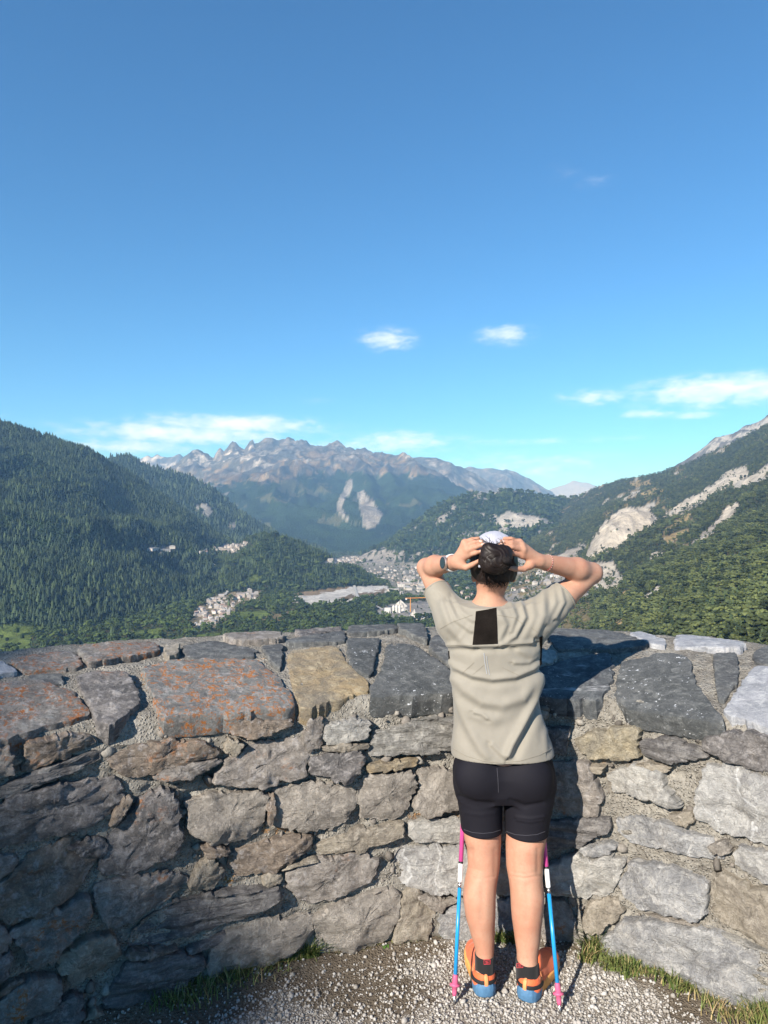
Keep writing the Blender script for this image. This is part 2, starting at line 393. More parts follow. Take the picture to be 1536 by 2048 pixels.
# thinner, drier ground low on the right behind the person
lowmid = isl('right_mountain') & (gpx < 1180) & (gpy > 1110)
put(lowmid, DRY * .75 + G_SCRUB * .2, .42)
put(lowmid & (n1 + .5 * n2 > .12), ROCK * 1.0, .12)
put(isl('right_mountain') & (n1 + .6 * n2 > .52), DRY * .7, .35)
rmx = isl('right_mountain') & (gpy < 1130) & (gpx > 1000)
st_ = fbm2((gX * .35 + gY * .94) / 420, (gX * .94 - gY * .35) / 70, 5, 271, .6)
put(rmx & (st_ > .34), DRY * .85, .22); put(rmx & (st_ > .46), PALE * .95, .08)
mh = isl('middle_hill')
put(mh, G_FOR * 1.2, .95)
put(mh & (n1 * .8 + n2 > .46), ROCK * .9, .25)
# the high massif: forest to the tree line, brown alp, then bare rock
for nm, tl, rl in (('far_massif', 560, 860), ('blue_ridge', 420, 640), ('far_ridge', 500, 700), ('distant_peaks', 200, 300), ('pale_peak', 100, 200), ('rocky_ridge', 420, 470)):
    m = isl(nm); k = fbm2(gX / 520, gY / 520, 5, 230 + tl); k2 = fbm2(gX / 110, gY / 150, 4, 231 + tl)
    hh = GH + 190 * k + 90 * k2
    if nm == 'far_massif': hh = hh + np.interp(gpx, [250, 420, 560, 620, 760, 900], [230, 130, 40, -110, -60, -10])
    put(m & (hh > tl), BROWN * .85, 0)
    put(m & (hh > tl) & (k2 > .25), ROCK * .55, 0)
    rk = m & (hh > rl)
    put(rk, ROCK * np.array([.56, .54, .50]), 0)
    put(rk & (k2 > .10), ROCK * .34, 0)
    put(m & (hh > rl - 120) & (k - k2 > .5), PALE * .6, 0)
rgm = fbm2(gX / 150 + .4 * n1, gY / 430, 5, 281, .62, True); hi_ = isl('far_massif', 'blue_ridge', 'far_ridge', 'distant_peaks') & (forest < .3)
put(hi_ & (rgm > .30), ROCK * np.array([.26, .28, .27]), 0); put(hi_ & (rgm < -.10) & (n1 > .05), PALE * np.array([.50, .46, .43]), 0)
put(isl('far_massif') & (gpx < 530) & (gpy < 932) & (n2 + fbm2(gX / 260, gY / 260, 4, 77) > .36), PALE * .75, 0)
put(isl('pale_peak'), PALE * .7, 0)
put(isl('distant_peaks') & (fbm2(gX / 200, gY / 200, 4, 91) > .15), PALE, 0)
put(isl('rocky_ridge') & (gpy < 905) & (n2 + n1 > -.1), PALE * .85, 0)
# rock scars, screes, clearings: (polygon in photo columns/rows, colour, on which hills)
RM = ('right_mountain', 'rock_dome', 'rocky_ridge', 'middle_hill')
PATCH = [
    ([(1322, 1034), (1400, 985), (1460, 943), (1492, 930), (1494, 950), (1440, 985), (1390, 1012), (1340, 1034)], PALE * .9, RM, .1),
    ([(1478, 968), (1536, 925), (1580, 890), (1580, 915), (1536, 948), (1492, 978)], PALE, RM, .1),
    ([(1168, 1120), (1180, 1080), (1205, 1048), (1240, 1020), (1290, 1012), (1322, 1045), (1300, 1056), (1262, 1075), (1230, 1098), (1195, 1112)], PALE * .88, RM, .04),
    ([(1380, 1094), (1410, 1060), (1448, 1026), (1476, 1003), (1482, 1012), (1452, 1047), (1415, 1077)], ROCK * 1.0, RM, .05),
    ([(1440, 1030), (1470, 1003), (1480, 1008), (1450, 1035)], PALE, RM, .05),
    ([(1182, 1128), (1225, 1118), (1248, 1162), (1236, 1184), (1190, 1192), (1165, 1160)], PALE * .95, RM, .22),
    ([(1272, 1206), (1318, 1172), (1328, 1180), (1292, 1210)], PALE * 1.2, RM, .05),
    ([(1322, 1080), (1372, 1053), (1376, 1066), (1330, 1090)], DRY, RM, .1),
    ([(1326, 1056), (1392, 1018), (1372, 1042), (1338, 1062)], DRY * .95, RM, .2),
    ([(1110, 1116), (1168, 1086), (1178, 1097), (1152, 1112), (1120, 1128)], ROCK * .95, RM, .15),
    ([(1212, 1256), (1246, 1236), (1268, 1250), (1256, 1268)], DRY, RM, .2),
    ([(1290, 1110), (1318, 1102), (1332, 1107), (1300, 1116)], PALE, RM, .1),
    ([(1488, 1244), (1540, 1228), (1580, 1228), (1580, 1246), (1500, 1250)], DRY * 1.2, RM, .1),
    ([(1225, 1185), (1258, 1180), (1262, 1198), (1240, 1200)], DRY * 1.3, RM, .1),
    ([(1275, 990), (1320, 972), (1330, 976), (1290, 998)], DRY, RM, .3),
    ([(1255, 966), (1300, 960), (1305, 968), (1262, 974)], DRY * .9, RM, .3),
    ([(982, 1034), (1020, 1024), (1062, 1030), (1105, 1042), (1060, 1058), (1000, 1066)], PALE * .95, ('middle_hill', 'right_mountain'), .12),
    ([(725, 1120), (765, 1098), (805, 1106), (812, 1120), (780, 1130), (740, 1136)], ROCK * 1.05, ('middle_hill',), .15),
    ([(925, 996), (950, 985), (1000, 983), (1000, 990), (950, 996)], ROCK * 1.1, ('middle_hill',), .2),
    ([(692, 966), (700, 958), (707, 963), (700, 985), (686, 1003), (685, 1020), (703, 1042), (694, 1044), (675, 1022), (676, 998), (686, 984)], PALE * .9, ('far_massif',), 0),
    ([(714, 986), (728, 981), (748, 1006), (767, 1030), (758, 1046), (740, 1060), (728, 1054), (721, 1020)], PALE * .95, ('far_massif',), 0),
    ([(384, 1012), (410, 1004), (428, 1024), (420, 1034)], PALE * .8, ('far_left_hill', 'left_mountain'), .1),
    ([(455, 1046), (470, 1040), (474, 1056), (462, 1058)], PALE * .6, ('far_left_hill',), .3),
    ([(-10, 1252), (78, 1250), (86, 1262), (66, 1276), (60, 1305), (-300, 1320), (-300, 1252)], G_MEAD, None, .02),
    ([(268, 1262), (330, 1256), (328, 1274), (262, 1282)], G_MEAD, None, .04),
    ([(396, 1268), (440, 1264), (440, 1284), (396, 1284)], G_MEAD * .9, None, .06),
    ([(462, 1222), (530, 1220), (548, 1232), (520, 1242), (480, 1240)], G_MEAD, None, .03),
    ([(540, 1230), (590, 1220), (596, 1226), (560, 1240), (500, 1256), (490, 1250)], DRY * .8, None, .15),
    ([(488, 1160), (520, 1150), (530, 1160), (500, 1170)], G_MEAD * .8, None, .4),
    ([(380, 1258), (388, 1222), (430, 1192), (470, 1182), (525, 1184), (520, 1200), (480, 1212), (450, 1240), (430, 1258)], DRY * .8 + .05, None, .10),
    ([(575, 1200), (640, 1182), (700, 1172), (778, 1170), (780, 1184), (742, 1197), (690, 1208), (640, 1214)], WHITE * .85, None, 0),
    ([(574, 1190), (640, 1178), (700, 1170), (690, 1178), (620, 1192)], BROWN * 1.2, None, 0),
    ([(674, 1198), (702, 1186), (712, 1194), (686, 1203)], BROWN * .8, None, 0),
    ([(712, 1188), (772, 1178), (766, 1186), (722, 1196)], BROWN * .9, None, 0),
    ([(740, 1222), (800, 1205), (860, 1200), (880, 1235), (850, 1240), (760, 1232)], ROCK * 1.1, None, .1),
    ([(640, 1128), (660, 1116), (735, 1110), (740, 1124), (690, 1134)], ROCK, None, .05),
    ([(700, 1130), (860, 1125), (880, 1190), (800, 1195), (770, 1165)], ROCK * .8 + G_SCRUB * .3, None, .12),
    ([(425, 1108), (440, 1092), (500, 1084), (505, 1094), (480, 1106)], ROCK * .8, ('wooded_hill', 'left_mountain'), .05),
    ([(285, 1102), (300, 1092), (345, 1094), (340, 1104)], ROCK * .6, ('wooded_hill', 'left_mountain'), .2),
]
for poly, c, on, fo in PATCH:
    if on == RM: c = np.asarray(c) * np.array([1.34, 1.28, 1.20])
    if on and 'far_massif' in on: c = np.asarray(c) * .56
    m = inpoly(qx, qy, poly)
    if on is None: m &= isl('valley_floor', 'wooded_hill', 'left_mountain', 'middle_hill', 'right_mountain') & (gY < 5600)
    else: m &= isl(*on)
    put(m, c, fo)
put(isl('rock_dome') & ~inpoly(qx, qy, PATCH[2][0]) & (n2 > .0), ROCK * .9, .3)
far_w = isl('far_massif', 'blue_ridge', 'far_ridge')
col *= np.where(far_w, 1 + .75 * fbm2(gX / 120, gY / 170, 4, 261, .6) + .45 * fbm2(gX / 420, gY / 420, 3, 262), 1)[..., None]
put(far_w & (forest > .5) & (fbm2(gX / 260, gY / 420, 5, 263, .6) > .34), np.array([.075, .080, .040]), .5)
col *= (1 + .22 * n2 + .16 * n1)[..., None]
col = np.clip(col, .008, .8)

# ---- terrain material
tm, t = new_mat('terrain')
pos = t.n('ShaderNodeNewGeometry').outputs['Position']
ac = t.n('ShaderNodeAttribute', None, attribute_name='cover').outputs['Color']
af = t.n('ShaderNodeAttribute', None, attribute_name='wood').outputs['Fac']
dist = t.n('ShaderNodeCameraData').outputs['View Distance'] if False else None
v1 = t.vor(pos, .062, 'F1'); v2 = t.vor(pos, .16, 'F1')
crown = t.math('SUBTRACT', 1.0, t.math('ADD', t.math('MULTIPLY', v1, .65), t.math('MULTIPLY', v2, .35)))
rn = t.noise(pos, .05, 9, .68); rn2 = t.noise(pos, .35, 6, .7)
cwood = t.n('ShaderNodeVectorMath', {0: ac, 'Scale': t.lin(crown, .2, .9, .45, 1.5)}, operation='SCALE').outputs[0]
stria = t.n('ShaderNodeMapping', {'Vector': pos, 'Scale': (.028, .010, .010)}).outputs[0]
rs = t.noise(stria, 1.0, 8, .7)
crock = t.n('ShaderNodeVectorMath', {0: ac, 'Scale': t.math('MULTIPLY', t.lin(rn, .3, .7, .62, 1.34), t.lin(rs, .3, .7, .72, 1.28))}, operation='SCALE').outputs[0]
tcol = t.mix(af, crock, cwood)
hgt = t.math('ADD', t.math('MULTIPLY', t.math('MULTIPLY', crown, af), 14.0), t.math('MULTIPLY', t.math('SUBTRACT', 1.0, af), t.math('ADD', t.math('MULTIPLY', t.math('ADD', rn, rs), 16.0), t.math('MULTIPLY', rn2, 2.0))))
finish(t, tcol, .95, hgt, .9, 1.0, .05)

nr, nc = gpx.shape
idx = np.arange(nr * nc).reshape(nr, nc)
quads = np.stack([idx[:-1, :-1], idx[:-1, 1:], idx[1:, 1:], idx[1:, :-1]], -1).reshape(-1, 4)
qlid = lid[:-1, :-1].ravel()
AV = np.stack([gX, gY, GH], -1).reshape(-1, 3); AC = col.reshape(-1, 3); AF = forest.ravel()
for i, nm in enumerate(names):
    q = quads[qlid == i]
    if not len(q): continue
    u, inv = np.unique(q, return_inverse=True)
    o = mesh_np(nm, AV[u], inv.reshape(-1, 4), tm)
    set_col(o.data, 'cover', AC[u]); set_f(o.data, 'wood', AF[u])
    tag(o, kind='structure')

# ---- trees for the woods (meshes instanced on scattered points)
def crown_mat(name, c, var=.45):
    m, t = new_mat(name)
    r = t.n('ShaderNodeObjectInfo').outputs['Random']
    pos = t.n('ShaderNodeNewGeometry').outputs['Position']
    nz = t.noise(pos, .014, 5, .65); nf = t.noise(pos, .9, 3)
    k = t.math('MULTIPLY', t.lin(r, 0, 1, 1 - var, 1 + var), t.math('MULTIPLY', t.lin(nz, .35, .65, .62, 1.38), t.lin(nf, .3, .7, .7, 1.3)))
    warm = t.mix(t.math('MULTIPLY', r, .5), c, (c[0] * 1.7, c[1] * 1.25, c[2] * .9))
    cc = t.n('ShaderNodeVectorMath', {0: warm, 'Scale': k}, operation='SCALE').outputs[0]
    finish(t, cc, .85, None, spec=.1)
    return m
M_CON = crown_mat('spruce_needles', (.030, .050, .026), .65)
M_DEC = crown_mat('broadleaf_leaves', (.036, .060, .020), .55)
M_PIN = crown_mat('pine_needles', (.050, .069, .029), .55)
M_BARK = plain('bark', (.10, .07, .05), .9, .1, .3, 8.)

def conifer_mesh(seed):
    rs = np.random.default_rng(seed); V = []; Fc = []
    for k in range(5):
        z0 = .10 + .17 * k; z1 = min(z0 + .34, 1.0); r0 = .20 * (1 - .17 * k) ; n = 8
        b = len(V); off = rs.normal(0, .012, 2)
        for j in range(n):
            a = 2 * math.pi * j / n + k * .5; rr = r0 * rs.uniform(.72, 1.22)
            V.append((rr * math.cos(a) + off[0], rr * math.sin(a) + off[1], z0 + rs.uniform(-.03, .03)))
        V.append((off[0], off[1], z1))
        for j in range(n): Fc.append((b + j, b + (j + 1) % n, b + n))
    return V, Fc
def blob_crown(seed, tall=.75, lobes=7, wid=.36, sz=1.0):
    rs = np.random.default_rng(seed); V = []; Fc = []
    import bmesh
    for k in range(lobes):
        bm = bmesh.new(); bmesh.ops.create_icosphere(bm, subdivisions=1, radius=1)
        a = rs.uniform(0, 6.28); rr = wid * (.55 if sz == 1 else .85) * math.sqrt(rs.uniform(0, 1)); zc = .42 + rs.uniform(0, 1) * (tall - .32)
        s = wid * sz * rs.uniform(.42, .66); b = len(V)
        for v in bm.verts:
            q = 1 + rs.uniform(-.38, .38)
            V.append((rr * math.cos(a) + v.co.x * s * q, rr * math.sin(a) + v.co.y * s * q, zc + v.co.z * s * .75 * q))
        for f in bm.faces: Fc.append(tuple(b + v.index for v in f.verts))
        bm.free()
    return V, Fc
def trunk_geo(V, Fc, h=.5, r=.025):
    b = len(V)
    for z, rr in ((0, r), (h, r * .6)):
        for j in range(5): V.append((rr * math.cos(j * 1.2566), rr * math.sin(j * 1.2566), z))
    n0 = len(Fc)
    for j in range(5): Fc.append((b + j, b + (j + 1) % 5, b + 5 + (j + 1) % 5, b + 5 + j))
    return n0
def tree_proto(name, geo, mat, trunk_h):
    V, Fc = geo; n0 = trunk_geo(V, Fc, trunk_h)
    o = mesh_np(name, np.array(V), Fc, mat, smooth=False, do_link=False)
    o.data.materials.append(M_BARK)
    for p in o.data.polygons[n0:]: p.material_index = 1
    return o
PROTO = {'con': [tree_proto('spruce_shape', conifer_mesh(s), M_CON, .2) for s in range(3)],
         'dec': [tree_proto('broadleaf_shape', blob_crown(s + 20, .8, 14, .38, .66), M_DEC, .5) for s in range(3)],
         'pin': [tree_proto('pine_shape', blob_crown(s + 40, .9, 16, .34, .62), M_PIN, .6) for s in range(4)]}

def gn_scatter(o, proto):
    g = bpy.data.node_groups.new('scatter', 'GeometryNodeTree')
    g.interface.new_socket('Geometry', in_out='INPUT', socket_type='NodeSocketGeometry')
    g.interface.new_socket('Geometry', in_out='OUTPUT', socket_type='NodeSocketGeometry')
    N = g.nodes; gi = N.new('NodeGroupInput'); go = N.new('NodeGroupOutput')
    inst = N.new('GeometryNodeInstanceOnPoints')
    oi = N.new('GeometryNodeObjectInfo'); oi.inputs['Object'].default_value = proto; oi.inputs['As Instance'].default_value = True
    a1 = N.new('GeometryNodeInputNamedAttribute'); a1.data_type = 'FLOAT_VECTOR'; a1.inputs['Name'].default_value = 'rot'
    a2 = N.new('GeometryNodeInputNamedAttribute'); a2.data_type = 'FLOAT_VECTOR'; a2.inputs['Name'].default_value = 'sc'
    L = g.links
    L.new(gi.outputs[0], inst.inputs['Points']); L.new(oi.outputs['Geometry'], inst.inputs['Instance'])
    e2r = N.new('FunctionNodeEulerToRotation'); L.new(a1.outputs[0], e2r.inputs[0]); L.new(e2r.outputs[0], inst.inputs['Rotation'])
    L.new(a2.outputs[0], inst.inputs['Scale']); L.new(inst.outputs[0], go.inputs[0])
    md = o.modifiers.new('scatter', 'NODES'); md.node_group = g

def points_obj(name, pts, sc, proto, label, cat):
    me = bpy.data.meshes.new(name); me.vertices.add(len(pts)); me.vertices.foreach_set('co', np.asarray(pts, np.float32).ravel())
    o = bpy.data.objects.new(name, me); link(o)
    rot = np.zeros((len(pts), 3)); rot[:, 2] = RNG.uniform(0, 6.28, len(pts)); rot[:, :2] = RNG.normal(0, .03, (len(pts), 2))
    set_v(me, 'rot', rot); set_v(me, 'sc', sc); me.update()
    gn_scatter(o, proto); tag(o, label, cat, kind='stuff')
    return o

cell_w = np.diff(gX, axis=1)[:-1] ; cell_d = np.diff(gY, axis=0)[:, :-1]
area = cell_w * cell_d
vis_c = visible[:-1, :-1] | visible[1:, 1:]
def scatter(on, dens, seed, maxY=5600, sel=None):
    rs = np.random.default_rng(seed)
    m = np.isin(lid[:-1, :-1], [ID[n] for n in on]) & vis_c & (gY[:-1, :-1] < maxY) & ((gY[:-1, :-1] > 1050) | ((lid[:-1, :-1] != 0) & (gY[:-1, :-1] > 240)))
    if sel is not None: m &= sel[:-1, :-1]
    lam = np.where(m, area * forest[:-1, :-1] ** 1.5 * dens(gY[:-1, :-1]) * np.clip(1.0 + 1.1 * n1[:-1, :-1] + .5 * n2[:-1, :-1], .25, 1.6), 0)
    cnt = rs.poisson(lam); r, c = np.nonzero(cnt); k = cnt[r, c]; r = np.repeat(r, k); c = np.repeat(c, k)
    a, b = rs.uniform(0, 1, len(r)), rs.uniform(0, 1, len(r))
    f = lambda A: (A[r, c] * (1 - a) * (1 - b) + A[r, c + 1] * a * (1 - b) + A[r + 1, c] * (1 - a) * b + A[r + 1, c + 1] * a * b)
    return np.stack([f(gX), f(gY), f(GH)], -1)
def plant(name, label, on, dens, hgt, kinds, seed, wid=1.0, **k):
    pts = scatter(on, dens, seed, **k); rs = np.random.default_rng(seed + 1)
    kind = rs.integers(0, len(kinds), len(pts))
    for j, (kd, v) in enumerate(kinds):
        p = pts[kind == j]
        if not len(p): continue
        h = hgt * np.clip(rs.lognormal(-.03, .33, len(p)), .4, 2.0)
        w = h * wid * rs.uniform(.85, 1.3, len(p))
        points_obj(name, p - np.array([0, 0, .4]), np.stack([w, w, h], -1), PROTO[kd][v], label, 'forest')
    return len(pts)
NT_ = 0
NT_ += plant('forest', 'dark spruce forest covering the left mountainside', ['left_mountain'], lambda Y: np.interp(Y, [1200, 3300], [.028, .017]), 11.0, [('con', 0), ('con', 1), ('con', 2)], 301, 1.2)
NT_ += plant('forest', 'bluish forest on the hill behind the left mountain', ['far_left_hill'], lambda Y: .0035 + 0 * Y, 20, [('con', 1), ('con', 2)], 311, 1.3)
NT_ += plant('forest', 'dense wood on the rounded hill in mid valley', ['wooded_hill'], lambda Y: .017 + 0 * Y, 11.5, [('con', 0), ('con', 2), ('con', 1), ('dec', 1)], 321, 1.15)
NT_ += plant('forest', 'broadleaf and spruce wood on the valley floor', ['valley_floor'], lambda Y: np.interp(Y, [900, 3000, 5000], [.019, .010, .003]), 9.5, [('dec', 0), ('dec', 1), ('dec', 2), ('con', 1)], 331, 1.1)
NT_ += plant('forest', 'sunlit pine forest on the right mountainside', ['right_mountain', 'rock_dome'], lambda Y: np.interp(Y, [300, 900, 2500, 4500], [.075, .045, .014, .005]), 7.4, [('pin', 0), ('pin', 1), ('pin', 2), ('pin', 3), ('con', 1)], 341, 1.15)
NT_ += plant('forest', 'bluish wood on the craggy hill in the middle distance', ['middle_hill', 'rocky_ridge'], lambda Y: .0035 + 0 * Y, 18, [('con', 0), ('dec', 2)], 351, 1.3)
print('forest trees', NT_)

# ---- buildings
M_WALLS = [plain('render_%d' % i, c, .85, .2, .1, .5) for i, c in enumerate([(.44, .42, .39), (.38, .34, .31), (.50, .49, .47), (.35, .33, .31)])]
M_ROOFS = [plain('roofing_%d' % i, c, .7, .3, .2, .8) for i, c in enumerate([(.30, .29, .29), (.21, .19, .18), (.38, .37, .37), (.26, .19, .16)])]
def house_mesh(w, d, h, rh, mw, mr, flat=False):
    V = [(-w, -d, -3), (w, -d, -3), (w, d, -3), (-w, d, -3), (-w, -d, h), (w, -d, h), (w, d, h), (-w, d, h), (-w, 0, h + rh), (w, 0, h + rh)]
    Fc = [(0, 1, 5, 4), (1, 2, 6, 9, 5), (2, 3, 7, 6), (3, 0, 4, 8, 7)]
    e = 1.08; b = len(V)
    V += [(-w * e, -d * e, h - .15), (w * e, -d * e, h - .15), (w * e, 0, h + rh + .35), (-w * e, 0, h + rh + .35), (w * e, d * e, h - .15), (-w * e, d * e, h - .15)]
    Fc += [(b, b + 1, b + 2, b + 3), (b + 3, b + 2, b + 4, b + 5), (b, b + 3, b + 5), (b + 1, b + 4, b + 2)]
    # a few dark window recesses on the valley side
    nw = len(Fc); k = 3
    for i in range(k):
        for j in range(max(1, int(h // 3))):
            x0 = -w + (i + .5) * 2 * w / k; z0 = 1.2 + 2.8 * j; b = len(V)
            V += [(x0 - .6, -d - .02, z0), (x0 + .6, -d - .02, z0), (x0 + .6, -d - .02, z0 + 1.4), (x0 - .6, -d - .02, z0 + 1.4)]
            Fc.append((b, b + 1, b + 2, b + 3))
    me = bpy.data.meshes.new('house'); me.from_pydata(V, [], Fc); me.update()
    for m in (mw, mr, M_WIN): me.materials.append(m)
    for i, p in enumerate(me.polygons): p.material_index = 0 if i < 4 else (1 if i < nw else 2)
    return me
M_WIN = plain('window_dark', (.05, .06, .07), .25, .5, .1, 1.)
HM = [house_mesh(5.5, 4.5, 5.5, 2.6, M_WALLS[0], M_ROOFS[0]), house_mesh(6.5, 5, 7.5, 3.0, M_WALLS[1], M_ROOFS[1]), house_mesh(4.5, 4, 5, 2.3, M_WALLS[2], M_ROOFS[2]),
      house_mesh(7.5, 5, 8.5, 2.6, M_WALLS[3], M_ROOFS[0]), house_mesh(5, 4.5, 6, 2.8, M_WALLS[2], M_ROOFS[3])]
HBIG = [house_mesh(16, 8, 13, 2.0, M_WALLS[2], M_ROOFS[2]), house_mesh(24, 11, 9, 1.5, M_WALLS[0], M_ROOFS[2]), house_mesh(11, 8, 17, 1.5, M_WALLS[0], M_ROOFS[0])]
def village(name, poly, n, meshes, label, group, seed, gap, cat='house', sc=(.8, 1.25)):
    rs = np.random.default_rng(seed); xs = [p[0] for p in poly]; ys = [p[1] for p in poly]; put_ = []; tries = 0
    while len(put_) < n and tries < 9000:
        tries += 1
        px, py = rs.uniform(min(xs), max(xs)), rs.uniform(min(ys), max(ys))
        if not inpoly(np.array(px), np.array(py), poly): continue
        p = ground_at(px, py)
        if any((p[0] - q[0]) ** 2 + ((p[1] - q[1]) * .8) ** 2 < gap * gap for q in put_): continue
        put_.append(p)
        o = bpy.data.objects.new(name, meshes[rs.integers(0, len(meshes))]); o.location = tuple(p)
        s = rs.uniform(*sc); o.scale = (s * rs.uniform(.8, 1.2), s, s * rs.uniform(.85, 1.15))
        o.rotation_euler = (0, 0, rs.choice([0, 1.57]) + rs.normal(.3, .25)); link(o); tag(o, label, cat, group)
village('house', [(386, 1254), (390, 1226), (420, 1200), (448, 1190), (470, 1208), (460, 1228), (440, 1246), (420, 1254)], 64, HM, 'small pale house in the village at the foot of the left mountain', 'houses of the village on the valley floor', 401, 12, 'house', (.6, 1.0))
village('house', [(466, 1194), (500, 1184), (522, 1188), (512, 1200), (474, 1206)], 14, HM, 'pale house strung out along the lane right of the valley village', 'houses on the lane beside the village', 402, 15)
village('house', [(430, 1106), (442, 1094), (478, 1086), (497, 1086), (492, 1098), (466, 1106)], 36, HM, 'house in the hill village beside the rounded wooded hill', 'houses of the hill village', 403, 13, 'house', (.6, 1.0))
village('house', [(400, 1106), (430, 1098), (432, 1106), (405, 1110)], 8, HM, 'outlying house left of the hill village', 'outlying houses of the hill village', 404, 18)
village('long_building', [(288, 1102), (300, 1092), (345, 1096), (338, 1104)], 7, [HBIG[1]], 'long low grey roofed building in the clearing left of the hill village', 'long buildings in the forest clearing', 405, 40, 'building', (.7, .9))
village('house', [(652, 1126), (662, 1118), (722, 1113), (722, 1124), (690, 1131)], 34, HM, 'tiny pale house in the far town at the valley end', 'houses of the far town', 406, 22)
village('house', [(718, 1136), (850, 1130), (868, 1150), (862, 1172), (800, 1176), (760, 1160)], 104, HM + HM + [HBIG[0]], 'house or block of the valley town left of the person', 'houses of the valley town', 407, 14, 'house', (.5, .85))
village('warehouse', [(770, 1178), (850, 1160), (866, 1182), (800, 1192)], 9, [HBIG[1]], 'long white industrial hall at the edge of the valley town', 'industrial halls of the valley town', 408, 45, 'building', (.6, .9))
village('house', [(900, 1190), (950, 1150), (945, 1190), (915, 1215)], 10, HM, 'house among scrub just left of the person\'s neck', 'houses left of the neck', 409, 18)
village('house', [(1015, 1190), (1060, 1150), (1130, 1125), (1120, 1160), (1060, 1180)], 18, HM, 'small house on the dry slope under the raised right arm', 'houses under the raised right arm', 410, 20)

# cement works: silos, hall and crane
M_WHITE = plain('white_cladding', (.50, .50, .49), .6, .3, .06, .3)
M_ORANGE = plain('crane_paint', (.62, .27, .06), .5, .4, .05, .5)
M_PALEROCK = None
g0 = ground_at(775, 1226)
e = empty('concrete_plant', tuple(g0)); tag(e, 'pale concrete plant with block and silos beyond the wall, left of the sleeve', 'plant')
mesh_np('plant_hall', *box(g0 + [0, 0, 5], (14, 10, 14)), M_WHITE, False, e, g0)
for dx in (14, 21, 28): mesh_np('silo', *tube([g0 + [dx, 2, -2], g0 + [dx, 2, 15], g0 + [dx, 2, 18]], [3, 3, .6], 12), M_WHITE, False, e, g0)
g1 = ground_at(821, 1224)
e = empty('tower_crane', tuple(g1)); tag(e, 'orange tower crane with long jib left of the sleeve', 'crane')
mesh_np('mast', *tube([g1 + [0, 0, -2], g1 + [0, 0, 34]], 1.0, 4), M_ORANGE, False, e, g1)
mesh_np('jib', *tube([g1 + [-12, 0, 32], g1 + [48, 6, 33]], .9, 4), M_ORANGE, False, e, g1)
mesh_np('counterweight', *box(g1 + [-10, 0, 30], (4, 2, 3)), M_WHITE, False, e, g1)
# white quarry crags beside the plant
pr, t = new_mat('quarry_rock'); pos = t.n('ShaderNodeNewGeometry').outputs['Position']
nn = t.noise(pos, .3, 8, .7); c_ = t.mix(t.ramp(nn, .35, .65), (.30, .29, .27), (.52, .50, .47)); finish(t, c_, .9, nn, .8, 2.0, .1)
def crag(px, py, w, h, seed, label):
    p = ground_at(px, py); n, m = 28, 12; rs = np.random.default_rng(seed); V = []; Fc = []
    for i in range(m + 1):
        tt = i / m
        for j in range(n):
            a = 2 * math.pi * j / n; rr = w * (1 - tt) ** .8 * (1 + .35 * float(vn3(math.cos(a) * 2, math.sin(a) * 2, tt * 3, seed)))
            zz = h * tt * (1 + .3 * float(vn3(math.cos(a) * 3 + 9, math.sin(a) * 3, 0, seed)))
            V.append((p[0] + rr * math.cos(a), p[1] + rr * math.sin(a), p[2] - 3 + zz))
    for i in range(m):
        for j in range(n): Fc.append((i * n + j, i * n + (j + 1) % n, (i + 1) * n + (j + 1) % n, (i + 1) * n + j))
    o = mesh_np('rock_crag', np.array(V), Fc, pr, False, None, p); tag(o, label, 'rock'); return o
crag(800, 1214, 22, 17, 1, 'jagged white quarry crag behind the orange crane')
crag(808, 1222, 14, 11, 2, 'small white crag at the foot of the crane')
crag(828, 1238, 13, 20, 3, 'white boulder heap just above the wall, left of the shirt')
crag(846, 1240, 9, 15, 4, 'pale boulder beside the left shirt sleeve')
# winding road and river terrace tracks
M_ROAD = plain('pale_asphalt', (.36, .36, .35), .9, .1, .1, .2)
def road(pix, width, name='road'):
    pts = []
    for (a, b), (c, d) in zip(pix[:-1], pix[1:]):
        for k in range(8): pts.append(ground_at(a + (c - a) * k / 8, b + (d - b) * k / 8) + [0, 0, 2.2])
    pts = np.array(pts); V = []; Fc = []
    for i, p in enumerate(pts):
        d = pts[min(i + 1, len(pts) - 1)] - pts[max(i - 1, 0)]; d[2] = 0; d /= np.linalg.norm(d) + 1e-9; s = np.array([-d[1], d[0], 0]) * width / 2
        V += [p - s, p + s]
    for i in range(len(pts) - 1): Fc.append((2 * i, 2 * i + 1, 2 * i + 3, 2 * i + 2))
    tag(mesh_np(name, np.array(V), Fc, M_ROAD, False), kind='structure')
road([(728, 1194), (740, 1204), (752, 1213), (768, 1222)], 7)
road([(450, 1174), (456, 1184), (448, 1192)], 9)
road([(425, 1128), (436, 1134), (434, 1146), (446, 1150), (448, 1162)], 7)
road([(708, 1172), (712, 1186), (716, 1196)], 9)
road([(1150, 1178), (1180, 1172), (1230, 1190)], 5)

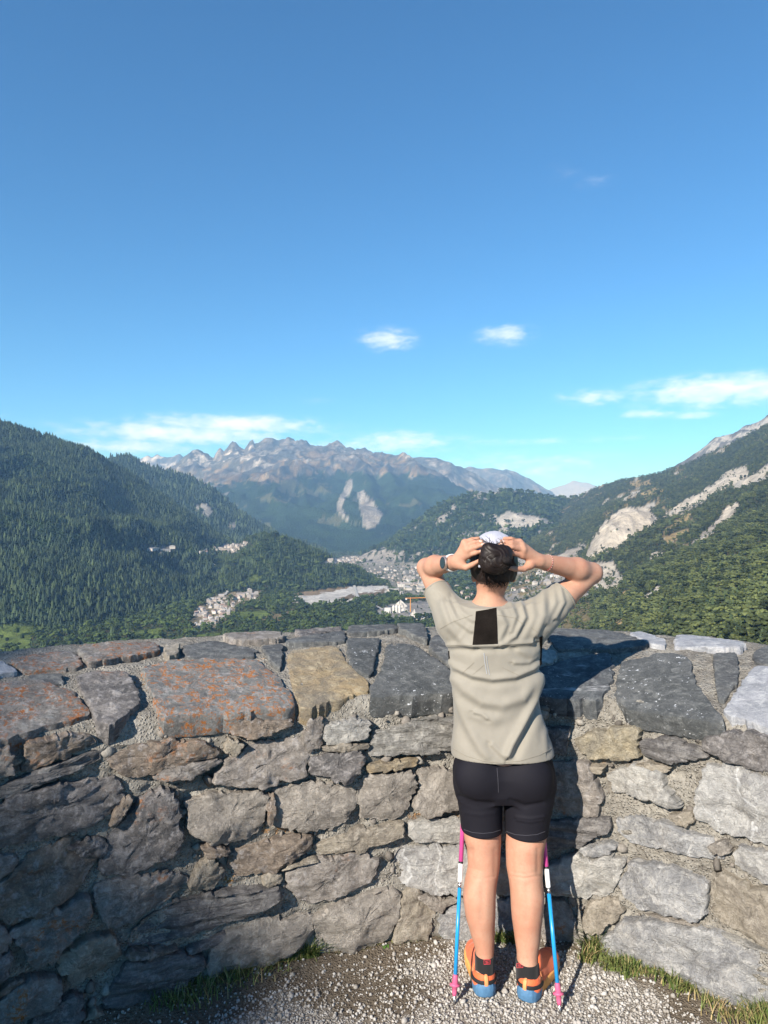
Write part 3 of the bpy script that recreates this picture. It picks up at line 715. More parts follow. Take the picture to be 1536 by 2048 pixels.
# single trees standing in the meadow
def single_tree(px, py, h, kd, v, label):
    p = ground_at(px, py); e = empty('tree', tuple(p)); tag(e, label, 'tree', 'single trees in the meadows')
    rs = np.random.default_rng(int(px * 7 + py))
    V, Fc = (blob_crown(int(px), .85, 16, .36) if kd == 'dec' else conifer_mesh(int(px)))
    V = np.array(V) * h + p + [0, 0, .3]
    mesh_np('crown', V, Fc, M_DEC if kd == 'dec' else M_CON, False, e, p)
    mesh_np('trunk', *tube([p - [0, 0, 1], p + [0, 0, h * .3], p + [.2, 0, h * .62]], [h * .03, h * .022, h * .01], 7), M_BARK, True, e, p)
for (px, py, h, kd, lb) in [(33, 1272, 17, 'dec', 'tallest leafy tree alone in the left meadow'), (14, 1286, 9, 'dec', 'small leafy tree low in the left meadow'), (44, 1281, 11, 'dec', 'leafy tree below the tallest meadow tree'),
                            (70, 1262, 10, 'dec', 'round tree at the right edge of the left meadow'), (4, 1258, 10, 'con', 'small spruce at the far left of the meadow'), (292, 1272, 12, 'dec', 'tree in the middle meadow above the wall'), (318, 1270, 10, 'dec', 'tree at the right end of the middle meadow'), (415, 1278, 11, 'dec', 'tree in the small meadow below the village')]:
    single_tree(px, py, h, kd, 0, lb)

# ---- the valley air
hz = mesh_np('haze', *box((0, 12600, 690), (50000, 26800, 1820)), None, False)
hm = bpy.data.materials.new('valley_air'); hm.use_nodes = True; ht = NT(hm.node_tree)
pv = ht.n('ShaderNodeVolumePrincipled', {'Color': (.30, .57, 1.0, 1), 'Absorption Color': (1, 1, 1, 1), 'Density': 5.8e-5, 'Anisotropy': -0.1})
ht.n('ShaderNodeOutputMaterial', {'Volume': pv.outputs[0]})
hz.data.materials.append(hm); tag(hz, 'thin blue summer haze filling the valley', 'haze', kind='stuff')
# ================================================================== the lookout wall
WC = np.array([(-2.62, -1.1), (-2.68, -.3), (-2.55, .55), (-2.25, 1.2), (-1.78, 1.83), (-1.25, 2.29), (-.62, 2.65), (0, 2.85), (.45, 2.92), (.82, 2.85), (1.12, 2.62), (1.42, 2.30), (1.80, 1.75), (2.05, 1.1), (2.1, .5)])
def catmull(pts, per=60):
    p = np.vstack([2 * pts[0] - pts[1], pts, 2 * pts[-1] - pts[-2]]); out = []
    for i in range(1, len(p) - 2):
        t_ = np.linspace(0, 1, per, endpoint=False)[:, None]
        out.append(.5 * (2 * p[i] + (p[i + 1] - p[i - 1]) * t_ + (2 * p[i - 1] - 5 * p[i] + 4 * p[i + 1] - p[i + 2]) * t_ ** 2 + (3 * p[i] - p[i - 1] - 3 * p[i + 1] + p[i + 2]) * t_ ** 3))
    return np.vstack(out + [pts[-1:]])
WP = catmull(WC)
WS = np.concatenate([[0], np.cumsum(np.linalg.norm(np.diff(WP, axis=0), axis=1))])
WT = np.gradient(WP, axis=0); WT /= np.linalg.norm(WT, axis=1)[:, None]
WN = np.stack([-WT[:, 1], WT[:, 0]], -1)                  # away from the lookout
def wpt(s, rho):
    s = np.asarray(s, float); rho = np.asarray(rho, float)
    x = np.interp(s, WS, WP[:, 0]); y = np.interp(s, WS, WP[:, 1]); nx = np.interp(s, WS, WN[:, 0]); ny = np.interp(s, WS, WN[:, 1])
    l = np.hypot(nx, ny)
    return x + rho * nx / l, y + rho * ny / l, nx / l, ny / l
CAPR = np.array([-.03, .20, .42, .64, .86, .98]); CAPZ = np.array([.995, 1.075, 1.135, 1.160, 1.168, 1.15])
def pix_to_face(px, py):
    u = (px - CX) / F; f = WP[:, 0] - u * WP[:, 1]
    ok = (WP[:, 1] > .9) & (WP[:, 1] > .0)
    k = np.nonzero(ok[:-1] & (np.sign(f[:-1]) != np.sign(f[1:])))[0]
    if len(k) == 0:
        k = [np.argmin(np.where(ok, np.abs(f), 9))]; a = 0
    else: a = f[k[0]] / (f[k[0]] - f[k[0] + 1])
    i = k[0]; s = WS[i] + a * (WS[min(i + 1, len(WS) - 1)] - WS[i]); Y = WP[i, 1] + a * (WP[min(i + 1, len(WS) - 1), 1] - WP[i, 1])
    return s, CAMZ - (py - HY) / F * Y
RL = np.linspace(-.03, .98, 120)
def pix_to_cap(px, py):
    u = (px - CX) / F; ss = []; pys = []
    for r in RL[::6]:
        X = WP[:, 0] + r * WN[:, 0]; Y = WP[:, 1] + r * WN[:, 1]; f = np.where(Y > .8, X - u * Y, 9)
        k = np.nonzero(np.sign(f[:-1]) != np.sign(f[1:]))[0]; k = [j for j in k if f[j] < 8 and f[j + 1] < 8]
        i = k[0] if k else int(np.argmin(np.abs(f)))
        a = f[i] / (f[i] - f[i + 1]) if k else 0
        s = WS[i] + a * (WS[min(i + 1, len(WS) - 1)] - WS[i]); Yv = Y[i] + a * (Y[min(i + 1, len(WS) - 1)] - Y[i])
        ss.append(s); pys.append(HY - F * (np.interp(r, CAPR, CAPZ) - CAMZ) / Yv)
    ss = np.array(ss); pys = np.array(pys); rr = RL[::6]
    o = np.argsort(pys); r = np.interp(py, pys[o], rr[o]); return np.interp(r, rr, ss), r

# ---- stone materials
def stone_mat(name, base, dark, light, lichen=0., speck=0., veins=0., layer=0., patina=.5, bump=1.0, lich_col=(.42, .15, .03), streak=0.):
    m, t = new_mat(name)
    pos = t.n('ShaderNodeNewGeometry').outputs['Position']
    rnd = t.n('ShaderNodeObjectInfo').outputs['Random']
    p2 = t.n('ShaderNodeVectorMath', {0: pos, 1: t.n('ShaderNodeCombineXYZ', {0: t.math('MULTIPLY', rnd, 7.0), 1: t.math('MULTIPLY', rnd, 3.0), 2: rnd}).outputs[0]}, operation='ADD').outputs[0]
    big = t.noise(p2, 6.5, 8, .68, .9); mid = t.noise(p2, 24, 10, .78, .5); fine = t.noise(p2, 130, 8, .82)
    lay = t.noise(t.n('ShaderNodeMapping', {'Vector': p2, 'Rotation': (.15, .2, 0), 'Scale': (6, 6, 62)}).outputs[0], 1.0, 6, .65, .5)
    c = t.mix(t.ramp(big, .36, .64), dark, base)
    c = t.mix(t.math('MULTIPLY', t.ramp(mid, .46, .64), .85), c, light)
    c = t.mix(t.math('MULTIPLY', t.ramp(mid, .46, .30), .7), c, (dark[0] * .7, dark[1] * .7, dark[2] * .7))
    if layer: c = t.mix(t.math('MULTIPLY', t.ramp(lay, .46, .62), layer), c, dark)
    c = t.mix(t.math('MULTIPLY', t.ramp(fine, .50, .76), .45), c, (light[0] * 1.15, light[1] * 1.15, light[2] * 1.15))
    c = t.mix(t.math('MULTIPLY', t.ramp(fine, .50, .26), .5), c, (dark[0] * .6, dark[1] * .6, dark[2] * .6))
    if patina:   # brownish weathering film
        pn = t.noise(p2, 8.0, 7, .7, .8)
        c = t.mix(t.math('MULTIPLY', t.ramp(pn, .52, .74), patina * .5), c, (.24, .20, .155))
    if streak:
        wv = t.noise(t.n('ShaderNodeMapping', {'Vector': p2, 'Rotation': (.3, .5, .4), 'Scale': (2.2, 2.2, 22)}).outputs[0], 1.0, 5, .7, 1.0)
        c = t.mix(t.math('MULTIPLY', t.ramp(wv, .56, .66), streak), c, (.62, .62, .63))
    if veins:
        vn = t.n('ShaderNodeTexWave', {'Vector': p2, 'Scale': 2.3, 'Distortion': 9.0, 'Detail': 4.0, 'Detail Scale': 1.2}, bands_direction='X').outputs[1]
        c = t.mix(t.math('MULTIPLY', t.ramp(vn, .986, .9995), veins * .8), c, (.70, .70, .69))
    if speck:
        s1 = t.noise(p2, 62, 4, .6); s2 = t.noise(p2, 7, 3, .5)
        c = t.mix(t.math('MULTIPLY', t.math('MULTIPLY', t.ramp(s1, .63, .68), t.ramp(s2, .40, .60)), speck), c, (.68, .70, .73))
    if lichen:
        l1 = t.noise(p2, 4.6, 4, .6); l2 = t.noise(p2, 70, 5, .7); l3 = t.noise(p2, 24, 5, .65, .8)
        wl = t.ramp(t.noise(p2, 34, 5, .7), .50, .66)
        c = t.mix(t.math('MULTIPLY', wl, .5), c, (.50, .47, .46))
        ml = t.math('MULTIPLY', t.math('MULTIPLY', t.ramp(l1, .60 - .30 * lichen, .72 - .28 * lichen), t.ramp(l3, .46, .56)), t.ramp(l2, .44, .56))
        c = t.mix(t.math('MULTIPLY', ml, .92), c, lich_col)
    h = t.math('ADD', t.math('MULTIPLY', mid, 1.0), t.math('ADD', t.math('MULTIPLY', fine, .35), t.math('ADD', t.math('MULTIPLY', lay, .35 + layer), t.math('MULTIPLY', big, .8))))
    crack = t.ramp(t.vor(t.n('ShaderNodeVectorMath', {0: p2, 1: t.noise(p2, 9, 3, .6, 0, 1)}, operation='ADD').outputs[0], 7.0, 'DISTANCE_TO_EDGE'), 0.0, .022)
    h = t.math('ADD', h, t.math('MULTIPLY', crack, .12 * bump))
    c = t.mix(t.math('MULTIPLY', t.math('SUBTRACT', 1.0, crack), .12), c, (dark[0] * .5, dark[1] * .5, dark[2] * .5))
    finish(t, c, .85, h, 1.0, .022 * bump, .15)
    return m
SM = {
    'slate': stone_mat('slate', (0.121, 0.125, 0.126), (0.079, 0.081, 0.085), (0.227, 0.229, 0.217), speck=.35, patina=.25, bump=.5),
    'speck': stone_mat('speckled_slate', (0.109, 0.113, 0.115), (0.070, 0.075, 0.077), (0.197, 0.200, 0.194), speck=1.0, patina=.15, bump=.5),
    'streak': stone_mat('streaked_slate', (0.104, 0.112, 0.117), (0.066, 0.070, 0.077), (0.191, 0.200, 0.204), speck=.5, patina=.15, bump=.5, streak=.55),
    'lslate': stone_mat('pale_slate', (0.353, 0.356, 0.380), (0.257, 0.265, 0.285), (0.489, 0.489, 0.493), speck=.4, patina=.15, bump=.45),
    'grey': stone_mat('grey_stone', (0.302, 0.270, 0.241), (0.186, 0.169, 0.155), (0.461, 0.420, 0.381), lichen=.08, patina=.7),
    'gdark': stone_mat('dark_grey_stone', (0.203, 0.188, 0.182), (0.120, 0.115, 0.115), (0.366, 0.338, 0.318), lichen=.12, patina=.7),
    'pale': stone_mat('pale_grey_stone', (0.361, 0.325, 0.284), (0.238, 0.216, 0.193), (0.507, 0.460, 0.407), patina=.55),
    'light': stone_mat('light_limestone', (0.460, 0.442, 0.407), (0.291, 0.284, 0.272), (0.644, 0.620, 0.572), veins=.15, patina=.5, layer=.2),
    'vein': stone_mat('veined_limestone', (0.445, 0.434, 0.415), (0.307, 0.299, 0.294), (0.614, 0.598, 0.565), veins=.7, patina=.2),
    'lblue': stone_mat('blue_grey_limestone', (0.391, 0.389, 0.389), (0.247, 0.248, 0.255), (0.573, 0.559, 0.535), veins=.2, patina=.6),
    'brown': stone_mat('brown_stone', (0.272, 0.219, 0.173), (0.166, 0.138, 0.117), (0.402, 0.331, 0.266), lichen=.18, patina=.9),
    'beige': stone_mat('beige_stone', (0.384, 0.338, 0.270), (0.246, 0.218, 0.182), (0.518, 0.464, 0.390), patina=.7),
    'ochre': stone_mat('ochre_stone', (.40, .30, .175), (.235, .205, .165), (.50, .42, .29), patina=.5, bump=.9, layer=.25),
    'obeige': stone_mat('pale_ochre_stone', (.40, .34, .235), (.26, .235, .19), (.50, .45, .35), patina=.4),
    'lich': stone_mat('orange_lichen_stone', (0.248, 0.248, 0.237), (0.158, 0.156, 0.153), (0.372, 0.380, 0.366), lichen=1.0, patina=.3, bump=.9),
    'lichr': stone_mat('rust_lichen_stone', (0.242, 0.224, 0.208), (0.158, 0.145, 0.135), (0.383, 0.374, 0.353), lichen=.75, patina=.45, lich_col=(.34, .125, .04)),
    'layer': stone_mat('layered_slate', (0.246, 0.233, 0.225), (0.127, 0.121, 0.122), (0.400, 0.380, 0.359), layer=.8, patina=.35),
    'layerl': stone_mat('layered_limestone', (0.399, 0.381, 0.351), (0.206, 0.199, 0.186), (0.560, 0.539, 0.495), layer=.7, patina=.45),
}
mm, t = new_mat('lime_mortar'); pos = t.n('ShaderNodeNewGeometry').outputs['Position']
a_ = t.noise(pos, 7, 6, .65); b_ = t.noise(pos, 60, 6, .75); g_ = t.vor(pos, 95, 'F1'); g2 = t.vor(pos, 95, 'F1', out=1)
c = t.mix(t.ramp(a_, .35, .65), (.215, .198, .172), (.335, .314, .276)); c = t.mix(t.ramp(b_, .5, .75), c, (.48, .45, .39)); c = t.mix(t.ramp(b_, .48, .28), c, (.10, .085, .068))
gs = t.n('ShaderNodeSeparateColor', {0: g2}).outputs[0]
c = t.mix(t.math('MULTIPLY', t.ramp(g_, .42, .25), t.ramp(gs, .5, .9)), c, (.38, .36, .33))
ol = t.noise(pos, 3.1, 4, .6); ol2 = t.noise(pos, 38, 4, .7)
c = t.mix(t.math('MULTIPLY', t.ramp(ol, .60, .70), t.ramp(ol2, .5, .6)), c, (.40, .19, .05))
finish(t, c, .95, t.math('ADD', t.math('ADD', b_, t.math('MULTIPLY', a_, .8)), t.math('MULTIPLY', t.ramp(g_, .5, .1), .5)), 1.0, .016, .1)

wall = empty('stone_wall', (0, 2.9, 0)); tag(wall, 'curved rubble stone lookout wall with slate coping behind the person', 'wall')
# mortar core
ns = 640
sv = np.linspace(0, WS[-1], ns)
prof = [(.010, z) for z in np.linspace(-.12, .93, 150)] + [(.018, .945), (.022, .962)] + [(r, np.interp(r, CAPR, CAPZ) - .014) for r in np.linspace(.03, .98, 80)] + [(1.0, 1.08), (1.02, .6), (1.05, -1.0), (1.3, -6.)]
prof = np.array(prof)
V = []
for (r, z) in prof:
    x, y, nx, ny = wpt(sv, np.full(ns, r))
    V.append(np.stack([x, y, np.full(ns, z), nx, ny], -1))
V = np.array(V); fx, fy, fz = V[..., 0], V[..., 1], V[..., 2]
dsp = .030 * fbm3(fx * 4.5, fy * 4.5, fz * 4.5, 4, 11) + .024 * fbm3(fx * 20, fy * 20, fz * 26, 5, 12, .6)
iscap = (prof[:, 0] > .005)[:, None] & (prof[:, 1] > .94)[:, None]
dsp = dsp * np.where(prof[:, 1] < -.5, 0, 1)[:, None]
VX = fx + np.where(iscap, 0, V[..., 3] * dsp); VY = fy + np.where(iscap, 0, V[..., 4] * dsp); VZ = fz + np.where(iscap, dsp * .55, 0)
idx = np.arange(len(prof) * ns).reshape(len(prof), ns)
q = np.stack([idx[:-1, :-1], idx[:-1, 1:], idx[1:, 1:], idx[1:, :-1]], -1).reshape(-1, 4)
mo = mesh_np('mortar', np.stack([VX, VY, VZ], -1).reshape(-1, 3), q, mm, True, wall, (0, 2.9, 0))

def chaikin(p, n=2):
    for _ in range(n):
        q = np.roll(p, -1, 0); p = np.stack([.89 * p + .11 * q, .11 * p + .89 * q], 1).reshape(-1, 2)
    return p
def resample(p, n):
    pc = np.vstack([p, p[:1]]); d = np.concatenate([[0], np.cumsum(np.linalg.norm(np.diff(pc, axis=0), axis=1))])
    tt = np.linspace(0, d[-1], n, endpoint=False)
    return np.stack([np.interp(tt, d, pc[:, 0]), np.interp(tt, d, pc[:, 1])], -1)
STONES_AB = {'face': [], 'cap': []}
def stone(poly, mat, kind='face', seed=0, thick=.03, N=88, conv=True, relief=1.0):
    rs = np.random.default_rng(seed + 1000)
    ab = np.array([(pix_to_face if kind == 'face' else pix_to_cap)(*p) for p in poly]) if conv else np.array(poly, float)
    STONES_AB[kind].append(ab)
    p = resample(chaikin(ab, 2), N)
    c0 = p.mean(0); size = np.sqrt(np.prod(np.ptp(p, axis=0)))
    dirs = p - c0; L = np.linalg.norm(dirs, axis=1)[:, None]; dirs = dirs / L
    jag = .020 * fbm3(p[:, 0] * 26, p[:, 1] * 26, seed * 1.7, 3, 5)[:, None] * (1.0 if kind == 'face' else .55) + .010 * fbm3(p[:, 0] * 90, p[:, 1] * 90, seed * 1.7, 2, 6)[:, None]
    p = p + dirs * (jag + (.004 if kind == 'face' else .001))
    if kind == 'face':
        rings = [(1.0, -.06, 0), (1.004, .05, .2), (.998, .60, .6), (.985, .86, .85), (.96, .95, 1), (.92, .98, 1), (.85, 1.0, 1), (.76, 1.02, 1), (.67, 1.04, 1), (.57, 1.05, 1), (.46, 1.05, 1), (.35, 1.05, 1), (.24, 1.05, 1), (.13, 1.05, 1), (.04, 1.05, 1)]
    else:
        rings = [(.985, -.085, 0), (.995, -.075, .2), (1.004, -.050, .3), (.998, -.026, .5), (1.0, -.006, .8), (.985, .003, 1), (.92, .006, 1), (.86, .006, 1), (.78, .006, 1), (.68, .006, 1), (.57, .006, 1), (.46, .006, 1), (.35, .006, 1), (.24, .006, 1), (.13, .006, 1), (.04, .006, 1)]
    AB = np.array([c0 + (p - c0) * k for k, _, _ in rings]); W = np.array([w for _, _, w in rings])[:, None]
    O = np.array([o for _, o, _ in rings])[:, None] * (np.ones((1, N)))
    a, b = AB[..., 0], AB[..., 1]
    tilt = rs.normal(0, .055, 2) * (1.0 if kind == 'face' else .4)
    if kind == 'face':
        base = thick * rs.uniform(.75, 1.35); O[1:] = O[1:] * base
        am = min(.055 * size + .004, .020) * relief
        n1_ = fbm3(a * 7, b * 9, seed * .77, 3, 21); fac = np.abs(fbm3(a * 5 + 3, b * 6, seed * 1.3, 2, 22)); st = fbm3(a * 16, b * 22, seed * .5, 4, 23)
        if mat.startswith('layer'):
            an = rs.uniform(-.15, .15) + (.25 if ab[:, 0].mean() < 2.8 else -.12)
            bb = b * math.cos(an) - a * math.sin(an) + .012 * n1_
            st = st * .4 + 1.1 * (np.abs(((bb * 22) % 1) - .5) * 2 - .5) + .5 * np.round(2.2 * vn3(a * 3, bb * 30, seed))
            am *= .8
        step_ = np.floor((fac * 6 + .8 * st)) / 6.0
        pl = np.full(O.shape, 9.0)
        for _ in range(7):
            th = rs.uniform(0, 6.28); gsl = rs.uniform(.06, .34); rad = size * rs.uniform(.05, .42)
            pl = np.minimum(pl, gsl * (rad - (np.cos(th) * (a - c0[0]) + np.sin(th) * (b - c0[1]))))
        pl = np.clip(pl, -.035, .0)
        O = O + W * am * (1.2 * n1_ - 1.2 * step_ + .9 * st) + W * (tilt[0] * (a - c0[0]) + tilt[1] * (b - c0[1])) + W * pl * .8 + .006
        hf_ = fbm3(a * 60, b * 60, seed * .9, 3, 24); O = O + W * .0045 * hf_
        x, y, nx, ny = wpt(a, -O + .0)
        VX, VY, VZ = x, y, b
    else:
        am = .0065 * relief
        O = O + W * am * (fbm3(a * 8, b * 8, seed * .7, 4, 31) + .8 * np.floor(3 * fbm3(a * 4, b * 4, seed * 1.9, 2, 33)) / 3 + .6 * fbm3(a * 40, b * 40, seed * .3, 3, 34)) + W * (tilt[0] * (a - c0[0]) + tilt[1] * (b - c0[1])) + .008 * rs.uniform(-1, 1) + .004
        z = np.interp(b, CAPR, CAPZ); sl = np.gradient(CAPZ, CAPR); s_ = np.interp(b, CAPR, sl)
        # bottom edge of the slab hangs over the face
        x, y, nx, ny = wpt(a, b - O * s_ / np.hypot(1, s_)); VX, VY, VZ = x, y, z + O / np.hypot(1, s_)
    V = np.stack([VX, VY, VZ], -1).reshape(-1, 3); nrg = len(rings)
    cen = V[-N:].mean(0); V = np.vstack([V, cen]); Fc = []
    ii = np.arange(N); jj = (ii + 1) % N
    q = np.concatenate([np.stack([r * N + ii, r * N + jj, (r + 1) * N + jj, (r + 1) * N + ii], -1) for r in range(nrg - 1)])
    tri = np.stack([(nrg - 1) * N + ii, (nrg - 1) * N + jj, np.full(N, len(V) - 1), np.full(N, len(V) - 1)], -1)
    faces = [tuple(f) for f in q] + [tuple(f[:3]) for f in tri]
    o = mesh_np('coping_slab' if kind == 'cap' else 'stone', V, faces, SM[mat], True, wall, cen, sharp=34)
    return o
CAPS = [
    ([(-60, 1372), (63, 1360), (140, 1378), (187, 1432), (100, 1452), (-60, 1505)], 'lichr'), ([(50, 1352), (120, 1347), (132, 1368), (73, 1374)], 'slate'),
    ([(145, 1352), (253, 1342), (284, 1412), (222, 1458), (193, 1449)], 'gdark'), ([(285, 1336), (330, 1325), (430, 1318), (515, 1320), (560, 1355), (588, 1395), (586, 1420), (420, 1433), (320, 1440), (300, 1385)], 'lich'),
    ([(573, 1302), (673, 1293), (692, 1320), (740, 1367), (735, 1383), (620, 1420), (600, 1413), (583, 1363)], 'ochre'), ([(690, 1277), (764, 1275), (744, 1357), (700, 1335)], 'speck'),
    ([(774, 1281), (813, 1282), (905, 1345), (914, 1394), (743, 1400), (737, 1380), (767, 1337)], 'speck'), ([(572, 1284), (690, 1262), (691, 1287), (584, 1292)], 'slate'),
    ([(520, 1290), (568, 1285), (563, 1343), (543, 1327)], 'slate'), ([(365, 1293), (420, 1282), (517, 1300), (502, 1315), (400, 1320), (370, 1310)], 'slate'),
    ([(150, 1301), (310, 1283), (322, 1303), (177, 1333)], 'lichr'), ([(20, 1318), (143, 1299), (168, 1335), (45, 1343)], 'lichr'), ([(-40, 1322), (0, 1323), (38, 1343), (0, 1352), (-40, 1360)], 'lslate'),
    ([(700, 1254), (787, 1248), (800, 1263), (693, 1273)], 'slate'), ([(793, 1246), (847, 1247), (858, 1287), (833, 1280), (800, 1262)], 'slate'), ([(863, 1277), (905, 1264), (935, 1330), (905, 1338), (858, 1303)], 'slate'),
    ([(912, 1254), (990, 1252), (1000, 1290), (925, 1296)], 'slate'), ([(930, 1345), (1000, 1310), (1065, 1330), (1060, 1395), (925, 1396)], 'slate'), ([(1005, 1255), (1075, 1255), (1070, 1298), (1010, 1300)], 'gdark'),
    ([(1088, 1268), (1104, 1261), (1220, 1263), (1304, 1292), (1224, 1302), (1110, 1300)], 'slate'), ([(1070, 1338), (1157, 1312), (1220, 1304), (1225, 1363), (1197, 1404), (1124, 1398), (1070, 1389)], 'streak'),
    ([(1237, 1330), (1264, 1317), (1340, 1307), (1380, 1320), (1390, 1363), (1430, 1420), (1448, 1434), (1447, 1448), (1374, 1438), (1257, 1418), (1227, 1387)], 'speck'),
    ([(1257, 1271), (1277, 1264), (1330, 1283), (1330, 1295), (1300, 1291)], 'lslate'), ([(1349, 1275), (1370, 1273), (1490, 1293), (1487, 1304), (1350, 1298)], 'lslate'),
    ([(1427, 1308), (1474, 1306), (1477, 1363), (1450, 1403), (1437, 1403), (1427, 1353)], 'slate'), ([(1510, 1332), (1590, 1340), (1600, 1475), (1458, 1434), (1447, 1424)], 'lslate'), ([(1507, 1306), (1536, 1292), (1600, 1300), (1600, 1336), (1510, 1326)], 'slate'),
    ([(1080, 1303), (1114, 1305), (1108, 1330), (1078, 1330)], 'light'), ([(330, 1300), (360, 1290), (358, 1312), (332, 1318)], 'beige'), ([(590, 1262), (680, 1254), (684, 1261), (600, 1277)], 'gdark'), ([(440, 1275), (560, 1266), (566, 1280), (470, 1287)], 'grey')]
for i, (p, m) in enumerate(CAPS): stone(p, m, 'cap', i, relief=1.6 if m in ('lich', 'lichr', 'gdark', 'ochre') else .5)
